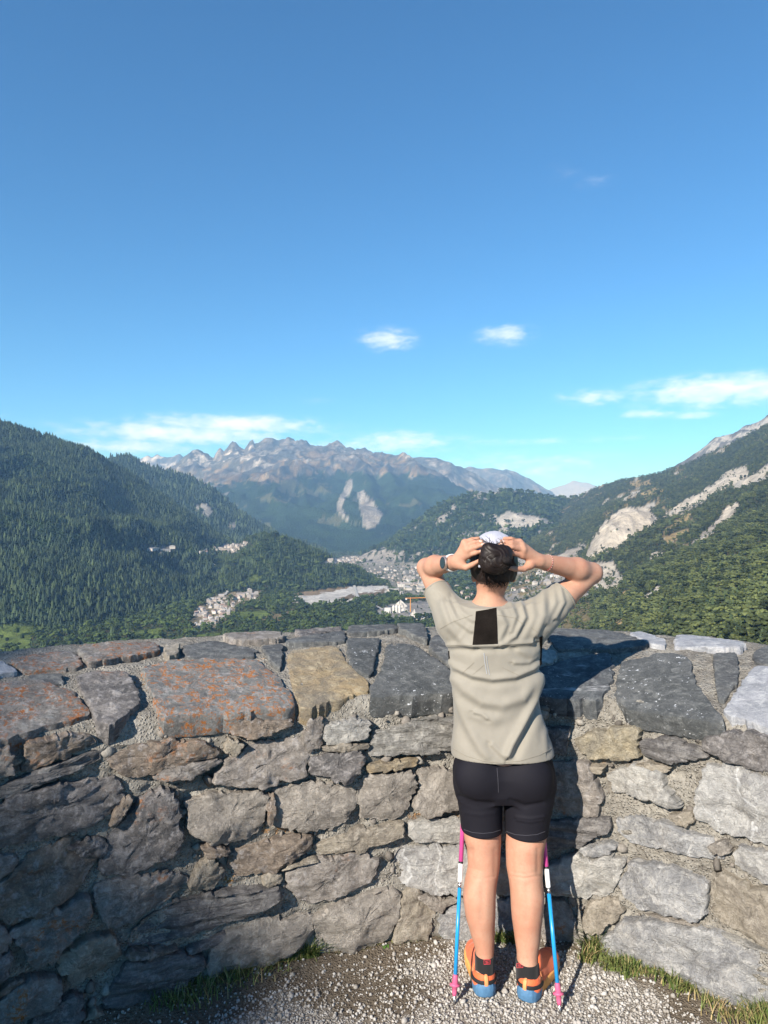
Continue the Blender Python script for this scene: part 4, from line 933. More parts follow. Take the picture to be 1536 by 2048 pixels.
FACES = [
    ([(-40, 1497), (23, 1497), (32, 1520), (20, 1547), (-40, 1566)], 'grey'), ([(47, 1487), (133, 1467), (187, 1472), (190, 1487), (50, 1543)], 'brown'), ([(-40, 1590), (100, 1529), (203, 1495), (203, 1517), (117, 1553), (-40, 1612)], 'layer'),
    ([(-40, 1622), (100, 1565), (235, 1552), (247, 1587), (210, 1630), (125, 1665), (0, 1690), (-40, 1700)], 'gdark'), ([(207, 1514), (300, 1483), (390, 1476), (440, 1508), (330, 1536), (250, 1556)], 'brown'), ([(300, 1542), (430, 1515), (447, 1521), (370, 1554), (320, 1556)], 'grey'),
    ([(290, 1580), (345, 1573), (360, 1640), (363, 1705), (235, 1750), (193, 1733), (215, 1670), (265, 1610)], 'gdark'), ([(427, 1565), (432, 1540), (487, 1503), (513, 1485), (623, 1470), (619, 1513), (606, 1550), (537, 1569)], 'grey'),
    ([(370, 1604), (430, 1586), (533, 1575), (530, 1630), (507, 1668), (430, 1687), (410, 1683), (380, 1655)], 'pale'), ([(647, 1446), (740, 1438), (737, 1473), (690, 1483), (650, 1483)], 'light'), ([(617, 1520), (653, 1503), (727, 1500), (720, 1537), (697, 1560), (620, 1543)], 'gdark'),
    ([(743, 1468), (787, 1454), (880, 1434), (935, 1438), (935, 1500), (803, 1507), (737, 1513)], 'layerl'), ([(457, 1442), (577, 1436), (590, 1447), (490, 1475), (460, 1462)], 'brown'), ([(733, 1527), (830, 1514), (830, 1530), (740, 1543)], 'ochre'),
    ([(720, 1554), (820, 1538), (832, 1567), (816, 1610), (787, 1637), (717, 1630)], 'pale'), ([(836, 1540), (890, 1533), (930, 1570), (930, 1613), (850, 1627), (824, 1613), (840, 1580)], 'pale'), ([(547, 1576), (640, 1564), (714, 1580), (711, 1613), (680, 1645), (628, 1660), (560, 1655), (540, 1640)], 'pale'),
    ([(630, 1688), (703, 1661), (803, 1639), (807, 1665), (753, 1690), (637, 1708)], 'beige'), ([(457, 1706), (537, 1679), (625, 1666), (620, 1695), (580, 1722), (477, 1755), (463, 1745)], 'brown'), ([(567, 1745), (620, 1720), (730, 1701), (753, 1718), (747, 1752), (703, 1778), (620, 1803), (593, 1798)], 'grey'),
    ([(520, 1755), (537, 1743), (558, 1748), (557, 1763), (527, 1766)], 'beige'), ([(258, 1866), (300, 1831), (370, 1801), (450, 1777), (520, 1770), (563, 1773), (560, 1786), (503, 1822), (420, 1853), (330, 1885), (265, 1890)], 'layer'), ([(627, 1828), (710, 1790), (787, 1771), (801, 1788), (785, 1850), (770, 1880), (700, 1899), (630, 1866)], 'pale'),
    ([(805, 1787), (833, 1773), (867, 1820), (850, 1876), (782, 1884), (793, 1842)], 'beige'), ([(797, 1699), (850, 1689), (940, 1690), (940, 1776), (857, 1778), (783, 1762)], 'vein'), ([(817, 1640), (930, 1632), (930, 1681), (830, 1682), (815, 1665)], 'light'), ([(877, 1826), (930, 1800), (944, 1870), (930, 1886), (887, 1867)], 'lblue'),
    ([(0, 1770), (57, 1709), (140, 1669), (187, 1688), (193, 1715), (160, 1772), (110, 1795), (63, 1828), (10, 1846), (-30, 1800)], 'brown'), ([(183, 1767), (317, 1739), (370, 1746), (370, 1768), (320, 1808), (230, 1851), (207, 1845), (193, 1821)], 'grey'), ([(27, 1856), (100, 1816), (173, 1782), (180, 1825), (113, 1908), (70, 1935), (40, 1895)], 'grey'),
    ([(120, 1906), (207, 1862), (247, 1901), (197, 1941), (153, 1961), (117, 1945)], 'beige'), ([(203, 1996), (253, 1926), (333, 1906), (407, 1909), (403, 1928), (367, 1965), (317, 2011), (263, 2031), (207, 2025)], 'layer'), ([(410, 1936), (422, 1882), (487, 1846), (625, 1824), (621, 1860), (587, 1903), (500, 1930), (420, 1948)], 'pale'),
    ([(370, 1897), (443, 1864), (455, 1872), (418, 1890), (377, 1904)], 'gdark'), ([(380, 1759), (420, 1706), (445, 1738), (423, 1771), (383, 1776)], 'beige'), ([(-30, 2018), (67, 1950), (113, 1950), (127, 1970), (110, 2005), (0, 2050), (-30, 2070)], 'grey'), ([(-40, 1900), (23, 1903), (10, 1945), (-40, 1975)], 'gdark'),
    ([(50, 2046), (147, 1987), (160, 1984), (157, 2064), (40, 2080)], 'gdark'), ([(167, 2036), (190, 2007), (205, 2028), (207, 2075), (165, 2075)], 'beige'), ([(-40, 1828), (7, 1846), (23, 1863), (13, 1895), (-40, 1893)], 'grey'),
    ([(1154, 1478), (1184, 1464), (1280, 1449), (1278, 1516), (1177, 1517)], 'obeige'), ([(1284, 1481), (1344, 1474), (1404, 1500), (1421, 1513), (1351, 1528), (1307, 1520), (1287, 1507)], 'layer'), ([(1407, 1497), (1421, 1468), (1490, 1466), (1590, 1490), (1590, 1555), (1490, 1530)], 'gdark'),
    ([(1214, 1551), (1251, 1531), (1317, 1534), (1327, 1567), (1371, 1613), (1357, 1620), (1284, 1587), (1231, 1583)], 'light'), ([(1394, 1581), (1417, 1529), (1454, 1528), (1590, 1568), (1590, 1695), (1440, 1662), (1397, 1632)], 'vein'), ([(1098, 1525), (1177, 1521), (1204, 1590), (1197, 1630), (1098, 1635)], 'grey'),
    ([(1080, 1456), (1144, 1454), (1131, 1503), (1090, 1504)], 'gdark'), ([(1230, 1636), (1271, 1632), (1357, 1656), (1424, 1676), (1450, 1718), (1391, 1711), (1297, 1691), (1247, 1678)], 'lblue'), ([(1085, 1642), (1217, 1634), (1224, 1661), (1157, 1684), (1085, 1705)], 'layer'), ([(1157, 1692), (1224, 1682), (1237, 1692), (1211, 1705), (1174, 1704)], 'lblue'),
    ([(1100, 1729), (1151, 1710), (1247, 1716), (1244, 1745), (1211, 1785), (1167, 1791), (1095, 1789)], 'light'), ([(1264, 1719), (1357, 1736), (1414, 1759), (1414, 1821), (1397, 1835), (1284, 1811), (1257, 1788), (1244, 1768)], 'lblue'), ([(1431, 1756), (1447, 1743), (1590, 1802), (1590, 1910), (1471, 1855), (1426, 1825)], 'beige'),
    ([(1471, 1728), (1468, 1702), (1491, 1687), (1590, 1712), (1590, 1786)], 'vein'), ([(1200, 1880), (1257, 1832), (1341, 1842), (1457, 1869), (1590, 1928), (1590, 2045), (1504, 2023), (1424, 1992), (1374, 1960), (1334, 1943), (1244, 1930), (1211, 1910)], 'lblue'), ([(1087, 1809), (1134, 1799), (1164, 1888), (1157, 1902), (1107, 1902), (1080, 1862)], 'grey'),
    ([(950, 1802), (1040, 1795), (1064, 1890), (1050, 1900), (952, 1897)], 'lblue'), ([(948, 1700), (1085, 1712), (1085, 1782), (948, 1788)], 'light'), ([(945, 1560), (1080, 1560), (1080, 1680), (945, 1675)], 'grey'), ([(945, 1440), (1070, 1440), (1070, 1540), (945, 1545)], 'gdark'), ([(1410, 1848), (1536, 1897), (1590, 1912), (1590, 1919), (1440, 1867)], 'light'),
    ([(455, 1470), (480, 1484), (470, 1503), (450, 1500)], 'beige'), ([(640, 1716), (618, 1712), (560, 1738), (575, 1724)], 'beige'), ([(400, 1690), (452, 1693), (455, 1705), (425, 1704)], 'brown'), ([(250, 1905), (262, 1896), (360, 1890), (330, 1900), (258, 1915)], 'brown'),
    ([(1340, 1625), (1388, 1622), (1392, 1640), (1360, 1648)], 'beige'), ([(1415, 1690), (1455, 1682), (1462, 1700), (1430, 1706)], 'pale'), ([(1175, 1800), (1240, 1795), (1250, 1822), (1190, 1862), (1170, 1850)], 'beige'), ([(1290, 1825), (1390, 1842), (1400, 1850), (1330, 1836)], 'pale'),
    ([(830, 1785), (872, 1786), (920, 1792), (878, 1816), (868, 1812)], 'pale'), ([(128, 1690), (190, 1672), (205, 1690), (196, 1712)], 'gdark'), ([(246, 1590), (262, 1590), (250, 1615), (225, 1650), (218, 1640)], 'brown'), ([(640, 1490), (730, 1486), (730, 1496), (655, 1500)], 'beige'), ([(1140, 1530), (1210, 1530), (1200, 1545)], 'beige'),
    ([(610, 1440), (640, 1435), (640, 1490), (612, 1508)], 'grey'), ([(537, 1590), (546, 1580), (545, 1640), (535, 1650)], 'brown'), ([(-40, 1710), (40, 1712), (0, 1755), (-40, 1775)], 'grey'), ([(-40, 1985), (30, 1958), (50, 1950), (-10, 2000), (-40, 2012)], 'brown'), ([(1255, 1530), (1300, 1524), (1345, 1534), (1330, 1545)], 'beige')]
for i, (p, m) in enumerate(FACES): stone(p, m, 'face', i + 50, thick=.030)
# the wall goes on beyond the picture on both sides
sL, _ = pix_to_face(-45, 1600); sR, _ = pix_to_face(1595, 1600); rs = np.random.default_rng(99); kk = 300
for s0, s1 in ((.05, sL), (sR, WS[-1] - .05)):
    z = -.02
    while z < .86:
        hgt_ = rs.uniform(.12, .19); s = s0 + rs.uniform(0, .1)
        while s < s1 - .06:
            w = min(rs.uniform(.18, .40), s1 - s); j = lambda: rs.uniform(-.018, .018)
            stone([(s + .012 + j(), z + .012 + j()), (s + w - .012 + j(), z + .012 + j()), (s + w - .012 + j(), z + hgt_ - .01 + j()), (s + .012 + j(), z + hgt_ - .01 + j())], ['grey', 'gdark', 'pale', 'light', 'brown', 'lblue'][rs.integers(0, 6)], 'face', kk, conv=False, N=40); kk += 1; s += w
        z += hgt_
    s = s0
    while s < s1 - .1:
        w = min(rs.uniform(.3, .5), s1 - s)
        for b0, b1 in ((-.03, .38), (.40, .68), (.70, .94)):
            j = lambda: rs.uniform(-.015, .015)
            stone([(s + .015 + j(), b0 + abs(j())), (s + w - .015 + j(), b0 + abs(j())), (s + w - .015 + j(), b1 + j()), (s + .015 + j(), b1 + j())], ['slate', 'lslate', 'gdark', 'lichr'][rs.integers(0, 4)], 'cap', kk, conv=False, N=40); kk += 1
        s += w
# small chinking stones pushed into the mortar
import bmesh
def ico(sub):
    bm = bmesh.new(); bmesh.ops.create_icosphere(bm, subdivisions=sub, radius=1); v = np.array([q.co[:] for q in bm.verts]); f = np.array([[q.index for q in p.verts] for p in bm.faces]); bm.free(); return v, f
I1 = ico(1); I2 = ico(2)
def pebbles(name, C, S, mat, seed, parent=None, shape=I1, jit=.25, base=None):
    rs = np.random.default_rng(seed); v, f = shape; n = len(C)
    R = rs.normal(size=(n, 4)); R /= np.linalg.norm(R, axis=1)[:, None]; w, x, y, z = R.T
    M = np.stack([1 - 2 * (y * y + z * z), 2 * (x * y - w * z), 2 * (x * z + w * y), 2 * (x * y + w * z), 1 - 2 * (x * x + z * z), 2 * (y * z - w * x), 2 * (x * z - w * y), 2 * (y * z + w * x), 1 - 2 * (x * x + y * y)], -1).reshape(n, 3, 3)
    vv = v[None] * (1 + rs.uniform(-jit, jit, (n, len(v), 1))) * rs.uniform(.6, 1.3, (n, 1, 3))
    P_ = np.einsum('nij,nkj->nki', M, vv) * S[:, None, None] + C[:, None, :]
    Fc = f[None] + (np.arange(n) * len(v))[:, None, None]
    o = mesh_np(name, P_.reshape(-1, 3), Fc.reshape(-1, 3), mat, False, parent, base)
    set_f(o.data, 'tone', np.repeat(rs.uniform(0, 1, n), len(v)))
    return o
def peb_mat(name, c0, c1, c2):
    m, t = new_mat(name); a = t.n('ShaderNodeAttribute', None, attribute_name='tone').outputs['Fac']; pos = t.n('ShaderNodeNewGeometry').outputs['Position']
    nz = t.noise(pos, 160, 4, .7); c = t.mix(t.ramp(a, 0, .5), c0, c1); c = t.mix(t.ramp(a, .5, 1.), c, c2)
    c = t.n('ShaderNodeVectorMath', {0: c, 'Scale': t.lin(nz, .3, .7, .75, 1.25)}, operation='SCALE').outputs[0]
    finish(t, c, .85, nz, .5, .004, .2); return m
M_PEB = peb_mat('gravel_stone', (.25, .23, .20), (.34, .32, .295), (.44, .425, .40)); M_CHK = peb_mat('chink_stone', (.10, .09, .08), (.19, .17, .15), (.27, .25, .22))
rs = np.random.default_rng(5); pc = []; ps = []
sa, _ = pix_to_face(-40, 1600); sb, _ = pix_to_face(1590, 1600)
for _ in range(900):
    s = rs.uniform(sa, sb); z = rs.uniform(.0, .95)
    if any(inpoly(np.array(s), np.array(z), [tuple(q) for q in ab]) for ab in STONES_AB['face']): continue
    x, y, _, _ = wpt(s, .012); pc.append((x, y, z)); ps.append(rs.choice([.006, .010, .015, .022], p=[.35, .3, .2, .15]) * rs.uniform(.7, 1.2))
    if len(pc) > 260: break
o = pebbles('chinking_stones', np.array(pc), np.array(ps), M_CHK, 3, wall, I1, .38, (0, 2.9, 0)); o['kind'] = 'stuff'

# ================================================================== ground of the lookout
gm, t = new_mat('gravel_ground'); pos = t.n('ShaderNodeNewGeometry').outputs['Position']
dirt = t.n('ShaderNodeAttribute', None, attribute_name='dirt').outputs['Fac']
a_ = t.noise(pos, 90, 6, .75); b_ = t.noise(pos, 9, 5, .6); vv = t.vor(pos, 120, 'F1'); vc = t.n('ShaderNodeSeparateColor', {0: t.vor(pos, 120, 'F1', out=1)}).outputs[0]
grv = t.mix(vc, (.27, .245, .21), (.42, .395, .36)); grv = t.mix(t.ramp(vv, .34, .66), grv, (.20, .175, .145))
drt = t.mix(t.ramp(a_, .35, .65), (.085, .068, .050), (.175, .145, .11))
c = t.mix(t.ramp(t.math('ADD', dirt, t.math('MULTIPLY', t.math('SUBTRACT', b_, .5), 1.2)), .35, .65), grv, drt)
finish(t, c, .95, t.math('ADD', t.math('MULTIPLY', t.ramp(vv, .6, .1), .6), t.math('MULTIPLY', a_, .5)), .9, .008, .1)
gx, gy = np.meshgrid(np.linspace(-2.9, 2.5, 240), np.linspace(-3.2, 3.05, 280))
gz = .010 * fbm2(gx * 2.2, gy * 2.2, 4, 61) + .004 * fbm2(gx * 14, gy * 14, 3, 62)
# distance to the wall foot: soil and weeds gather there
dw = np.min(np.hypot(gx[..., None] - WP[::6, 0], gy[..., None] - WP[::6, 1]), -1)
gz = gz + .02 * np.exp(-(dw / .10) ** 2)
def dirt_f(x, y, d):
    return np.clip(1.15 * np.exp(-(d / .13) ** 2) + .9 * np.exp(-(((x + .02) / .33) ** 2 + ((y - 2.56) / .16) ** 2)) + .75 * np.exp(-(((x - 1.12) / .2) ** 2 + ((y - 2.42) / .12) ** 2)) + .7 * (x < -.38) * np.clip((-.38 - x) * 4, 0, 1), 0, 1)
gd = dirt_f(gx, gy, dw) * (1 - .75 * np.exp(-(((gx - .47) / .25) ** 2)))
idx = np.arange(gx.size).reshape(gx.shape); q = np.stack([idx[:-1, :-1], idx[:-1, 1:], idx[1:, 1:], idx[1:, :-1]], -1).reshape(-1, 4)
gr = mesh_np('ground', np.stack([gx, gy, gz], -1).reshape(-1, 3), q, gm); set_f(gr.data, 'dirt', gd.ravel()); tag(gr, kind='structure')
# the hilltop the lookout stands on, behind the camera
hb = mesh_np('hilltop', [(-70, -90, -.35), (70, -90, -.35), (70, -3, -.2), (2.6, -2.9, -.06), (-3, -2.9, -.06), (-70, -3, -.2), (-70, 1.5, -2.5), (-3.0, 1.4, -.2), (70, 1.5, -2.5), (2.6, 1.4, -.2)], [(0, 1, 2, 3, 4, 5), (5, 4, 7, 6), (3, 2, 8, 9)], gm, False); tag(hb, kind='structure')
def gzat(x, y):
    d = np.min(np.hypot(np.asarray(x)[..., None] - WP[::6, 0], np.asarray(y)[..., None] - WP[::6, 1]), -1)
    return .010 * fbm2(x * 2.2, y * 2.2, 4, 61) + .004 * fbm2(x * 14, y * 14, 3, 62) + .02 * np.exp(-(d / .10) ** 2), d
n = 26000; x = rs.uniform(-1.0, 1.5, n); y = rs.uniform(2.25, 2.95, n); z, d = gzat(x, y)
wy = np.interp(x, WP[:, 0], WP[:, 1])
dd = dirt_f(x, y, d) * (1 - .75 * np.exp(-(((x - .47) / .25) ** 2)))
keep = (y < wy - .005) & (rs.uniform(0, 1, n) > dd * 1.02 - .12) & (rs.uniform(0, 1, n) < .95)
x, y, z = x[keep], y[keep], z[keep]
sz = .0023 + .0048 * rs.uniform(0, 1, len(x)) ** 2.2 + .006 * (rs.uniform(0, 1, len(x)) > .985)
g_o = pebbles('gravel', np.stack([x, y, z + sz * .25], -1), sz, M_PEB, 8); tag(g_o, 'pale crushed gravel on the lookout floor', 'gravel', kind='stuff')
# grass along the foot of the wall
gmat, t = new_mat('grass_blades'); a = t.n('ShaderNodeAttribute', None, attribute_name='tone').outputs['Fac']
c = t.mix(t.ramp(a, .2, .6), (.055, .095, .022), (.14, .17, .05)); c = t.mix(t.ramp(a, .66, .9), c, (.34, .26, .13)); finish(t, c, .6, None, spec=.2)
def grass(tufts, seed):
    rs = np.random.default_rng(seed); V = []; Fc = []; T = []
    for (px, py, spread, n, h, dry) in tufts:
        Y0 = CAMZ * F / (py - HY); X0 = (px - CX) / F * Y0
        for _ in range(int(n * 1.8)):
            bx, by = X0 + rs.normal(0, spread), Y0 + rs.normal(0, spread * .55); by = min(by, float(np.interp(bx, WP[:, 0], WP[:, 1])) - .006)
            a = rs.uniform(0, 6.28); l = h * rs.uniform(.5, 1.5); lean = rs.uniform(.2, 1.1) * l; w = rs.uniform(.0012, .0030); ca, sa_ = math.cos(a), math.sin(a); b = len(V); tone = np.clip(rs.normal(.35 + .5 * dry, .22), 0, 1)
            for k in range(5):
                u = k / 4; ww = w * (1 - u) ** .6; r = lean * u * u; zz = l * (u - .35 * u * u * lean / l)
                V += [(bx + ca * r - sa_ * ww, by + sa_ * r + ca * ww, .006 + zz), (bx + ca * r + sa_ * ww, by + sa_ * r - ca * ww, .006 + zz)]; T += [tone, tone]
            for k in range(4): Fc.append((b + 2 * k, b + 2 * k + 1, b + 2 * k + 3, b + 2 * k + 2))
    o = mesh_np('grass', np.array(V), np.array(Fc), gmat, True); set_f(o.data, 'tone', T); return o
go_ = grass([(350, 2010, .05, 70, .05, .3), (400, 1985, .06, 80, .05, .4), (455, 1962, .06, 80, .06, .45), (500, 1945, .06, 90, .05, .55), (550, 1930, .05, 80, .045, .5), (600, 1905, .03, 60, .05, .4), (628, 1888, .015, 70, .09, .15), (700, 1905, .03, 60, .035, .9), (740, 1900, .02, 50, .03, .5), (805, 1890, .02, 60, .035, .3), (835, 1890, .012, 40, .03, .4), (890, 1882, .012, 40, .04, .1),
             (995, 1888, .02, 90, .06, .25), (1020, 1892, .015, 60, .05, .3), (1195, 1905, .022, 130, .085, .2), (1180, 1925, .02, 80, .06, .6), (1230, 1940, .03, 130, .05, .4), (1265, 1950, .03, 130, .05, .4), (1310, 1955, .03, 90, .045, .6), (1345, 1965, .03, 140, .06, .3), (1375, 1985, .03, 120, .055, .45), (1420, 2010, .03, 60, .04, .8), (1470, 2040, .04, 80, .05, .8), (1525, 2030, .025, 120, .07, .3), (1540, 2055, .04, 150, .07, .6)], 77)
tag(go_, 'grass growing along the foot of the wall', 'grass', kind='stuff')
# broad-leaved weeds
lm, t = new_mat('weed_leaf'); pos = t.n('ShaderNodeNewGeometry').outputs['Position']; nz = t.noise(pos, 60, 3); c = t.mix(nz, (.05, .11, .02), (.10, .19, .04)); finish(t, c, .5, nz, .3, .003, .3)
def weed(px, py, n, l, label, seed):
    rs = np.random.default_rng(seed); Y0 = CAMZ * F / (py - HY); X0 = (px - CX) / F * Y0; e = empty('weed', (X0, Y0, 0)); tag(e, label, 'weed', 'broad-leaved weeds at the wall foot')
    for k in range(n):
        a = rs.uniform(0, 6.28); V = []; Fc = []; L = l * rs.uniform(.7, 1.2)
        for i in range(7):
            u = i / 6; w = L * .22 * math.sin(math.pi * min(u * .92 + .06, 1)); r = L * u * .85; z = .01 + L * (.75 * u - .55 * u * u)
            for s in (-1, 0, 1): V.append((X0 + math.cos(a) * r - math.sin(a) * w * s, Y0 + math.sin(a) * r + math.cos(a) * w * s, z + abs(s) * w * .25))
        for i in range(6):
            for s in (0, 1): Fc.append((3 * i + s, 3 * i + s + 1, 3 * i + s + 4, 3 * i + s + 3))
        mesh_np('leaf', np.array(V), Fc, lm, True, e, (X0, Y0, 0))
weed(768, 1896, 9, .05, 'leafy green weed at the wall foot, left of the poles', 1); weed(545, 1925, 6, .06, 'weed with long leaves in the shaded grass', 2); weed(905, 1880, 5, .035, 'tiny bright weed beside the left pole', 3)
# unseen gabled block added behind and left of the viewer to cast shade on the lower left of the lookout
fb = empty('shade_block', (-22.3, -26, -.3)); tag(fb, 'unseen gabled stone block added behind the viewer to shade the lookout', 'building')
mesh_np('wall', [(-28, -30, -.5), (-17.2, -30, -.5), (-17.2, -21.8, -.5), (-28, -21.8, -.5), (-28, -30, 15.5), (-17.2, -30, 15.5), (-17.2, -21.8, 15.5), (-28, -21.8, 15.5), (-22.3, -30, 21.0), (-22.3, -21.8, 21.0)],
        [(0, 1, 5, 8, 4), (1, 2, 6, 5), (2, 3, 7, 9, 6), (3, 0, 4, 7)], SM['grey'], False, fb, (-22.3, -26, -.3))
M_SLR = plain('slate_roofing', (.10, .10, .11), .8, .2, .2, 2.)
for s in (-1, 1):
    xe = -22.3 + s * 5.3; n0 = np.array([s * .69, 0, .72]) * .18
    q = [np.array(v) for v in ((-22.3, -30.2, 21.05), (-22.3, -21.6, 21.05), (xe, -21.6, 15.45), (xe, -30.2, 15.45))]
    mesh_np('roof', [tuple(v) for v in q] + [tuple(v + n0) for v in q], [(0, 1, 2, 3), (4, 7, 6, 5), (0, 4, 5, 1), (1, 5, 6, 2), (2, 6, 7, 3), (3, 7, 4, 0)], M_SLR, False, fb, (-22.3, -26, -.3))
# ================================================================== distance-field modelling for soft shapes
class Field:
    def __init__(self, lo, hi, h):
        self.lo = np.array(lo, float); self.h = h; self.n = np.ceil((np.array(hi) - self.lo) / h).astype(int) + 1
        self.D = np.full(self.n, 1.0, np.float32)
    def sub(self, lo, hi, pad):
        a = np.clip(np.floor((np.minimum(lo, hi) - pad - self.lo) / self.h).astype(int), 0, self.n); b = np.clip(np.ceil((np.maximum(lo, hi) + pad - self.lo) / self.h).astype(int) + 1, 0, self.n)
        sl = tuple(slice(i, j) for i, j in zip(a, b))
        g = [self.lo[k] + self.h * np.arange(a[k], b[k]) for k in range(3)]
        return sl, g[0][:, None, None], g[1][None, :, None], g[2][None, None, :]
    def put(self, sl, d, k, op='u'):
        A = self.D[sl]
        if op == 'u':
            if k > 0: hh = np.maximum(k - np.abs(A - d), 0) / k; R = np.minimum(A, d) - hh * hh * k * .25
            else: R = np.minimum(A, d)
        else:
            d = -d
            if k > 0: hh = np.maximum(k - np.abs(A - d), 0) / k; R = np.maximum(A, d) + hh * hh * k * .25
            else: R = np.maximum(A, d)
        self.D[sl] = R
    def cone(self, a, b, ra, rb, k=.02, op='u', flat=None):
        a = np.asarray(a, float); b = np.asarray(b, float); r = max(ra, rb)
        sl, x, y, z = self.sub(np.minimum(a, b) - r, np.maximum(a, b) + r, k + 3 * self.h)
        ab = b - a; L2 = ab @ ab
        t_ = ((x - a[0]) * ab[0] + (y - a[1]) * ab[1] + (z - a[2]) * ab[2]) / L2; tc = np.clip(t_, 0, 1)
        d = np.sqrt((x - a[0] - tc * ab[0]) ** 2 + (y - a[1] - tc * ab[1]) ** 2 + (z - a[2] - tc * ab[2]) ** 2) - (ra + (rb - ra) * tc)
        if flat is not None: d = np.maximum(d, (t_ - flat) * math.sqrt(L2))
        self.put(sl, d, k, op)
    def ell(self, c, r, k=.02, op='u', cut=None):
        c = np.asarray(c, float); r = np.asarray(r, float); sl, x, y, z = self.sub(c - r, c + r, k + 3 * self.h)
        x, y, z = x - c[0], y - c[1], z - c[2]
        k0 = np.sqrt((x / r[0]) ** 2 + (y / r[1]) ** 2 + (z / r[2]) ** 2); k1 = np.sqrt((x / r[0] ** 2) ** 2 + (y / r[1] ** 2) ** 2 + (z / r[2] ** 2) ** 2) + 1e-9
        d = k0 * (k0 - 1) / k1
        if cut is not None: d = np.maximum(d, cut(x + c[0], y + c[1], z + c[2]))
        self.put(sl, d, k, op)
    def loft(self, rows, k=.02, pw=2.0, zlo=None, zhi=None):
        """rows (z, cx, cy, rx, ry) stacked along z"""
        R = np.array(sorted(rows)); zz = np.linspace(R[0, 0], R[-1, 0], 200)
        C = [np.interp(zz, R[:, 0], R[:, i]) for i in range(1, 5)]
        ker = np.hanning(17); ker /= ker.sum(); C = [np.convolve(np.pad(c, 8, mode='edge'), ker, 'valid') for c in C]
        mx = (R[:, 3] + np.abs(R[:, 1] - R[:, 1].mean())).max(); my = (R[:, 4] + np.abs(R[:, 2] - R[:, 2].mean())).max()
        sl, x, y, z = self.sub(np.array([R[:, 1].mean() - mx, R[:, 2].mean() - my, R[0, 0]]), np.array([R[:, 1].mean() + mx, R[:, 2].mean() + my, R[-1, 0]]), k + 3 * self.h)
        cx, cy, rx, ry = [np.interp(z, zz, c) for c in C]
        d = ((np.abs((x - cx) / rx) ** pw + np.abs((y - cy) / ry) ** pw) ** (1 / pw) - 1) * np.minimum(rx, ry)
        d = np.maximum(d, np.maximum(z - (zhi if zhi else R[-1, 0]), (zlo if zlo else R[0, 0]) - z))
        self.put(sl, d, k)
    def cut(self, fn):
        sl, x, y, z = self.sub(self.lo, self.lo + self.h * self.n, 0); self.D[sl] = np.maximum(self.D[sl], fn(x, y, z))
    def mesh(self):
        D = self.D; nx, ny, nz = D.shape; neg = D < 0
        s = np.zeros((nx - 1, ny - 1, nz - 1), np.int8)
        for i in (0, 1):
            for j in (0, 1):
                for k in (0, 1): s += neg[i:nx - 1 + i, j:ny - 1 + j, k:nz - 1 + k]
        I, J, K = np.nonzero((s > 0) & (s < 8)); pos = np.zeros((len(I), 3)); cnt = np.zeros(len(I))
        cor = [(i, j, k) for i in (0, 1) for j in (0, 1) for k in (0, 1)]
        val = {c: D[I + c[0], J + c[1], K + c[2]].astype(np.float64) for c in cor}
        for c in cor:
            for ax in range(3):
                if c[ax]: continue
                e_ = list(c); e_[ax] = 1; e_ = tuple(e_); a, b = val[c], val[e_]; m = (a < 0) != (b < 0)
                t_ = np.where(m, a / np.where(m, a - b, 1), 0); p = np.tile(np.array(c, float), (len(I), 1)); p[:, ax] += t_
                pos += np.where(m[:, None], p, 0); cnt += m
        V = (np.stack([I, J, K], -1) + pos / cnt[:, None]) * self.h + self.lo
        idm = np.full(s.shape, -1, np.int32); idm[I, J, K] = np.arange(len(I)); Q = []
        for ax in range(3):
            a = neg; sl0 = [slice(1, -1)] * 3; sl1 = [slice(1, -1)] * 3
            sl0[ax] = slice(0, -1); sl1[ax] = slice(1, None); A = a[tuple(sl0)]; B = a[tuple(sl1)]
            P3 = np.array(np.nonzero(A != B)).T; off = np.array([1, 1, 1]); off[ax] = 0; P3 = P3 + off
            u, v = [(1, 2), (2, 0), (0, 1)][ax]; du = np.zeros(3, int); dv = np.zeros(3, int); du[u] = 1; dv[v] = 1
            q = [idm[tuple((P3 - d_).T)] for d_ in (0 * du, du, du + dv, dv)]; q = np.stack(q, -1)
            fl = A[tuple((P3 - off).T)]; q = np.where(fl[:, None], q, q[:, ::-1]); Q.append(q)
        Q = np.concatenate(Q); Q = Q[(Q >= 0).all(1)]
        return V, Q
def smooth_mesh(V, Q, it=2, lam=.5):
    n = len(V); E = np.concatenate([Q[:, [0, 1]], Q[:, [1, 2]], Q[:, [2, 3]], Q[:, [3, 0]]]); E = np.concatenate([E, E[:, ::-1]])
    cnt = np.bincount(E[:, 0], minlength=n)[:, None]
    for _ in range(it):
        S = np.stack([np.bincount(E[:, 0], V[E[:, 1], k], n) for k in range(3)], -1); V = V + lam * (S / np.maximum(cnt, 1) - V)
    return V
def normals(V, Q):
    fn = np.cross(V[Q[:, 2]] - V[Q[:, 0]], V[Q[:, 3]] - V[Q[:, 1]]); N = np.zeros_like(V)
    for c in range(4):
        for k in range(3): N[:, k] += np.bincount(Q[:, c], fn[:, k], len(V))
    return N / (np.linalg.norm(N, axis=1)[:, None] + 1e-12)
def pline_d(px, py, pl):
    best = np.full(px.shape, 1e9); side = np.zeros(px.shape)
    for (x1, y1), (x2, y2) in zip(pl[:-1], pl[1:]):
        dx, dy = x2 - x1, y2 - y1; t_ = np.clip(((px - x1) * dx + (py - y1) * dy) / (dx * dx + dy * dy), 0, 1)
        ex, ey = px - x1 - t_ * dx, py - y1 - t_ * dy; d = np.hypot(ex, ey); m = d < best
        best = np.where(m, d, best); side = np.where(m, np.sign(dx * ey - dy * ex), side)
    return best, side
def bvh_of(V, Q): return BVHTree.FromPolygons([tuple(v) for v in V], [tuple(int(i) for i in q) for q in Q])
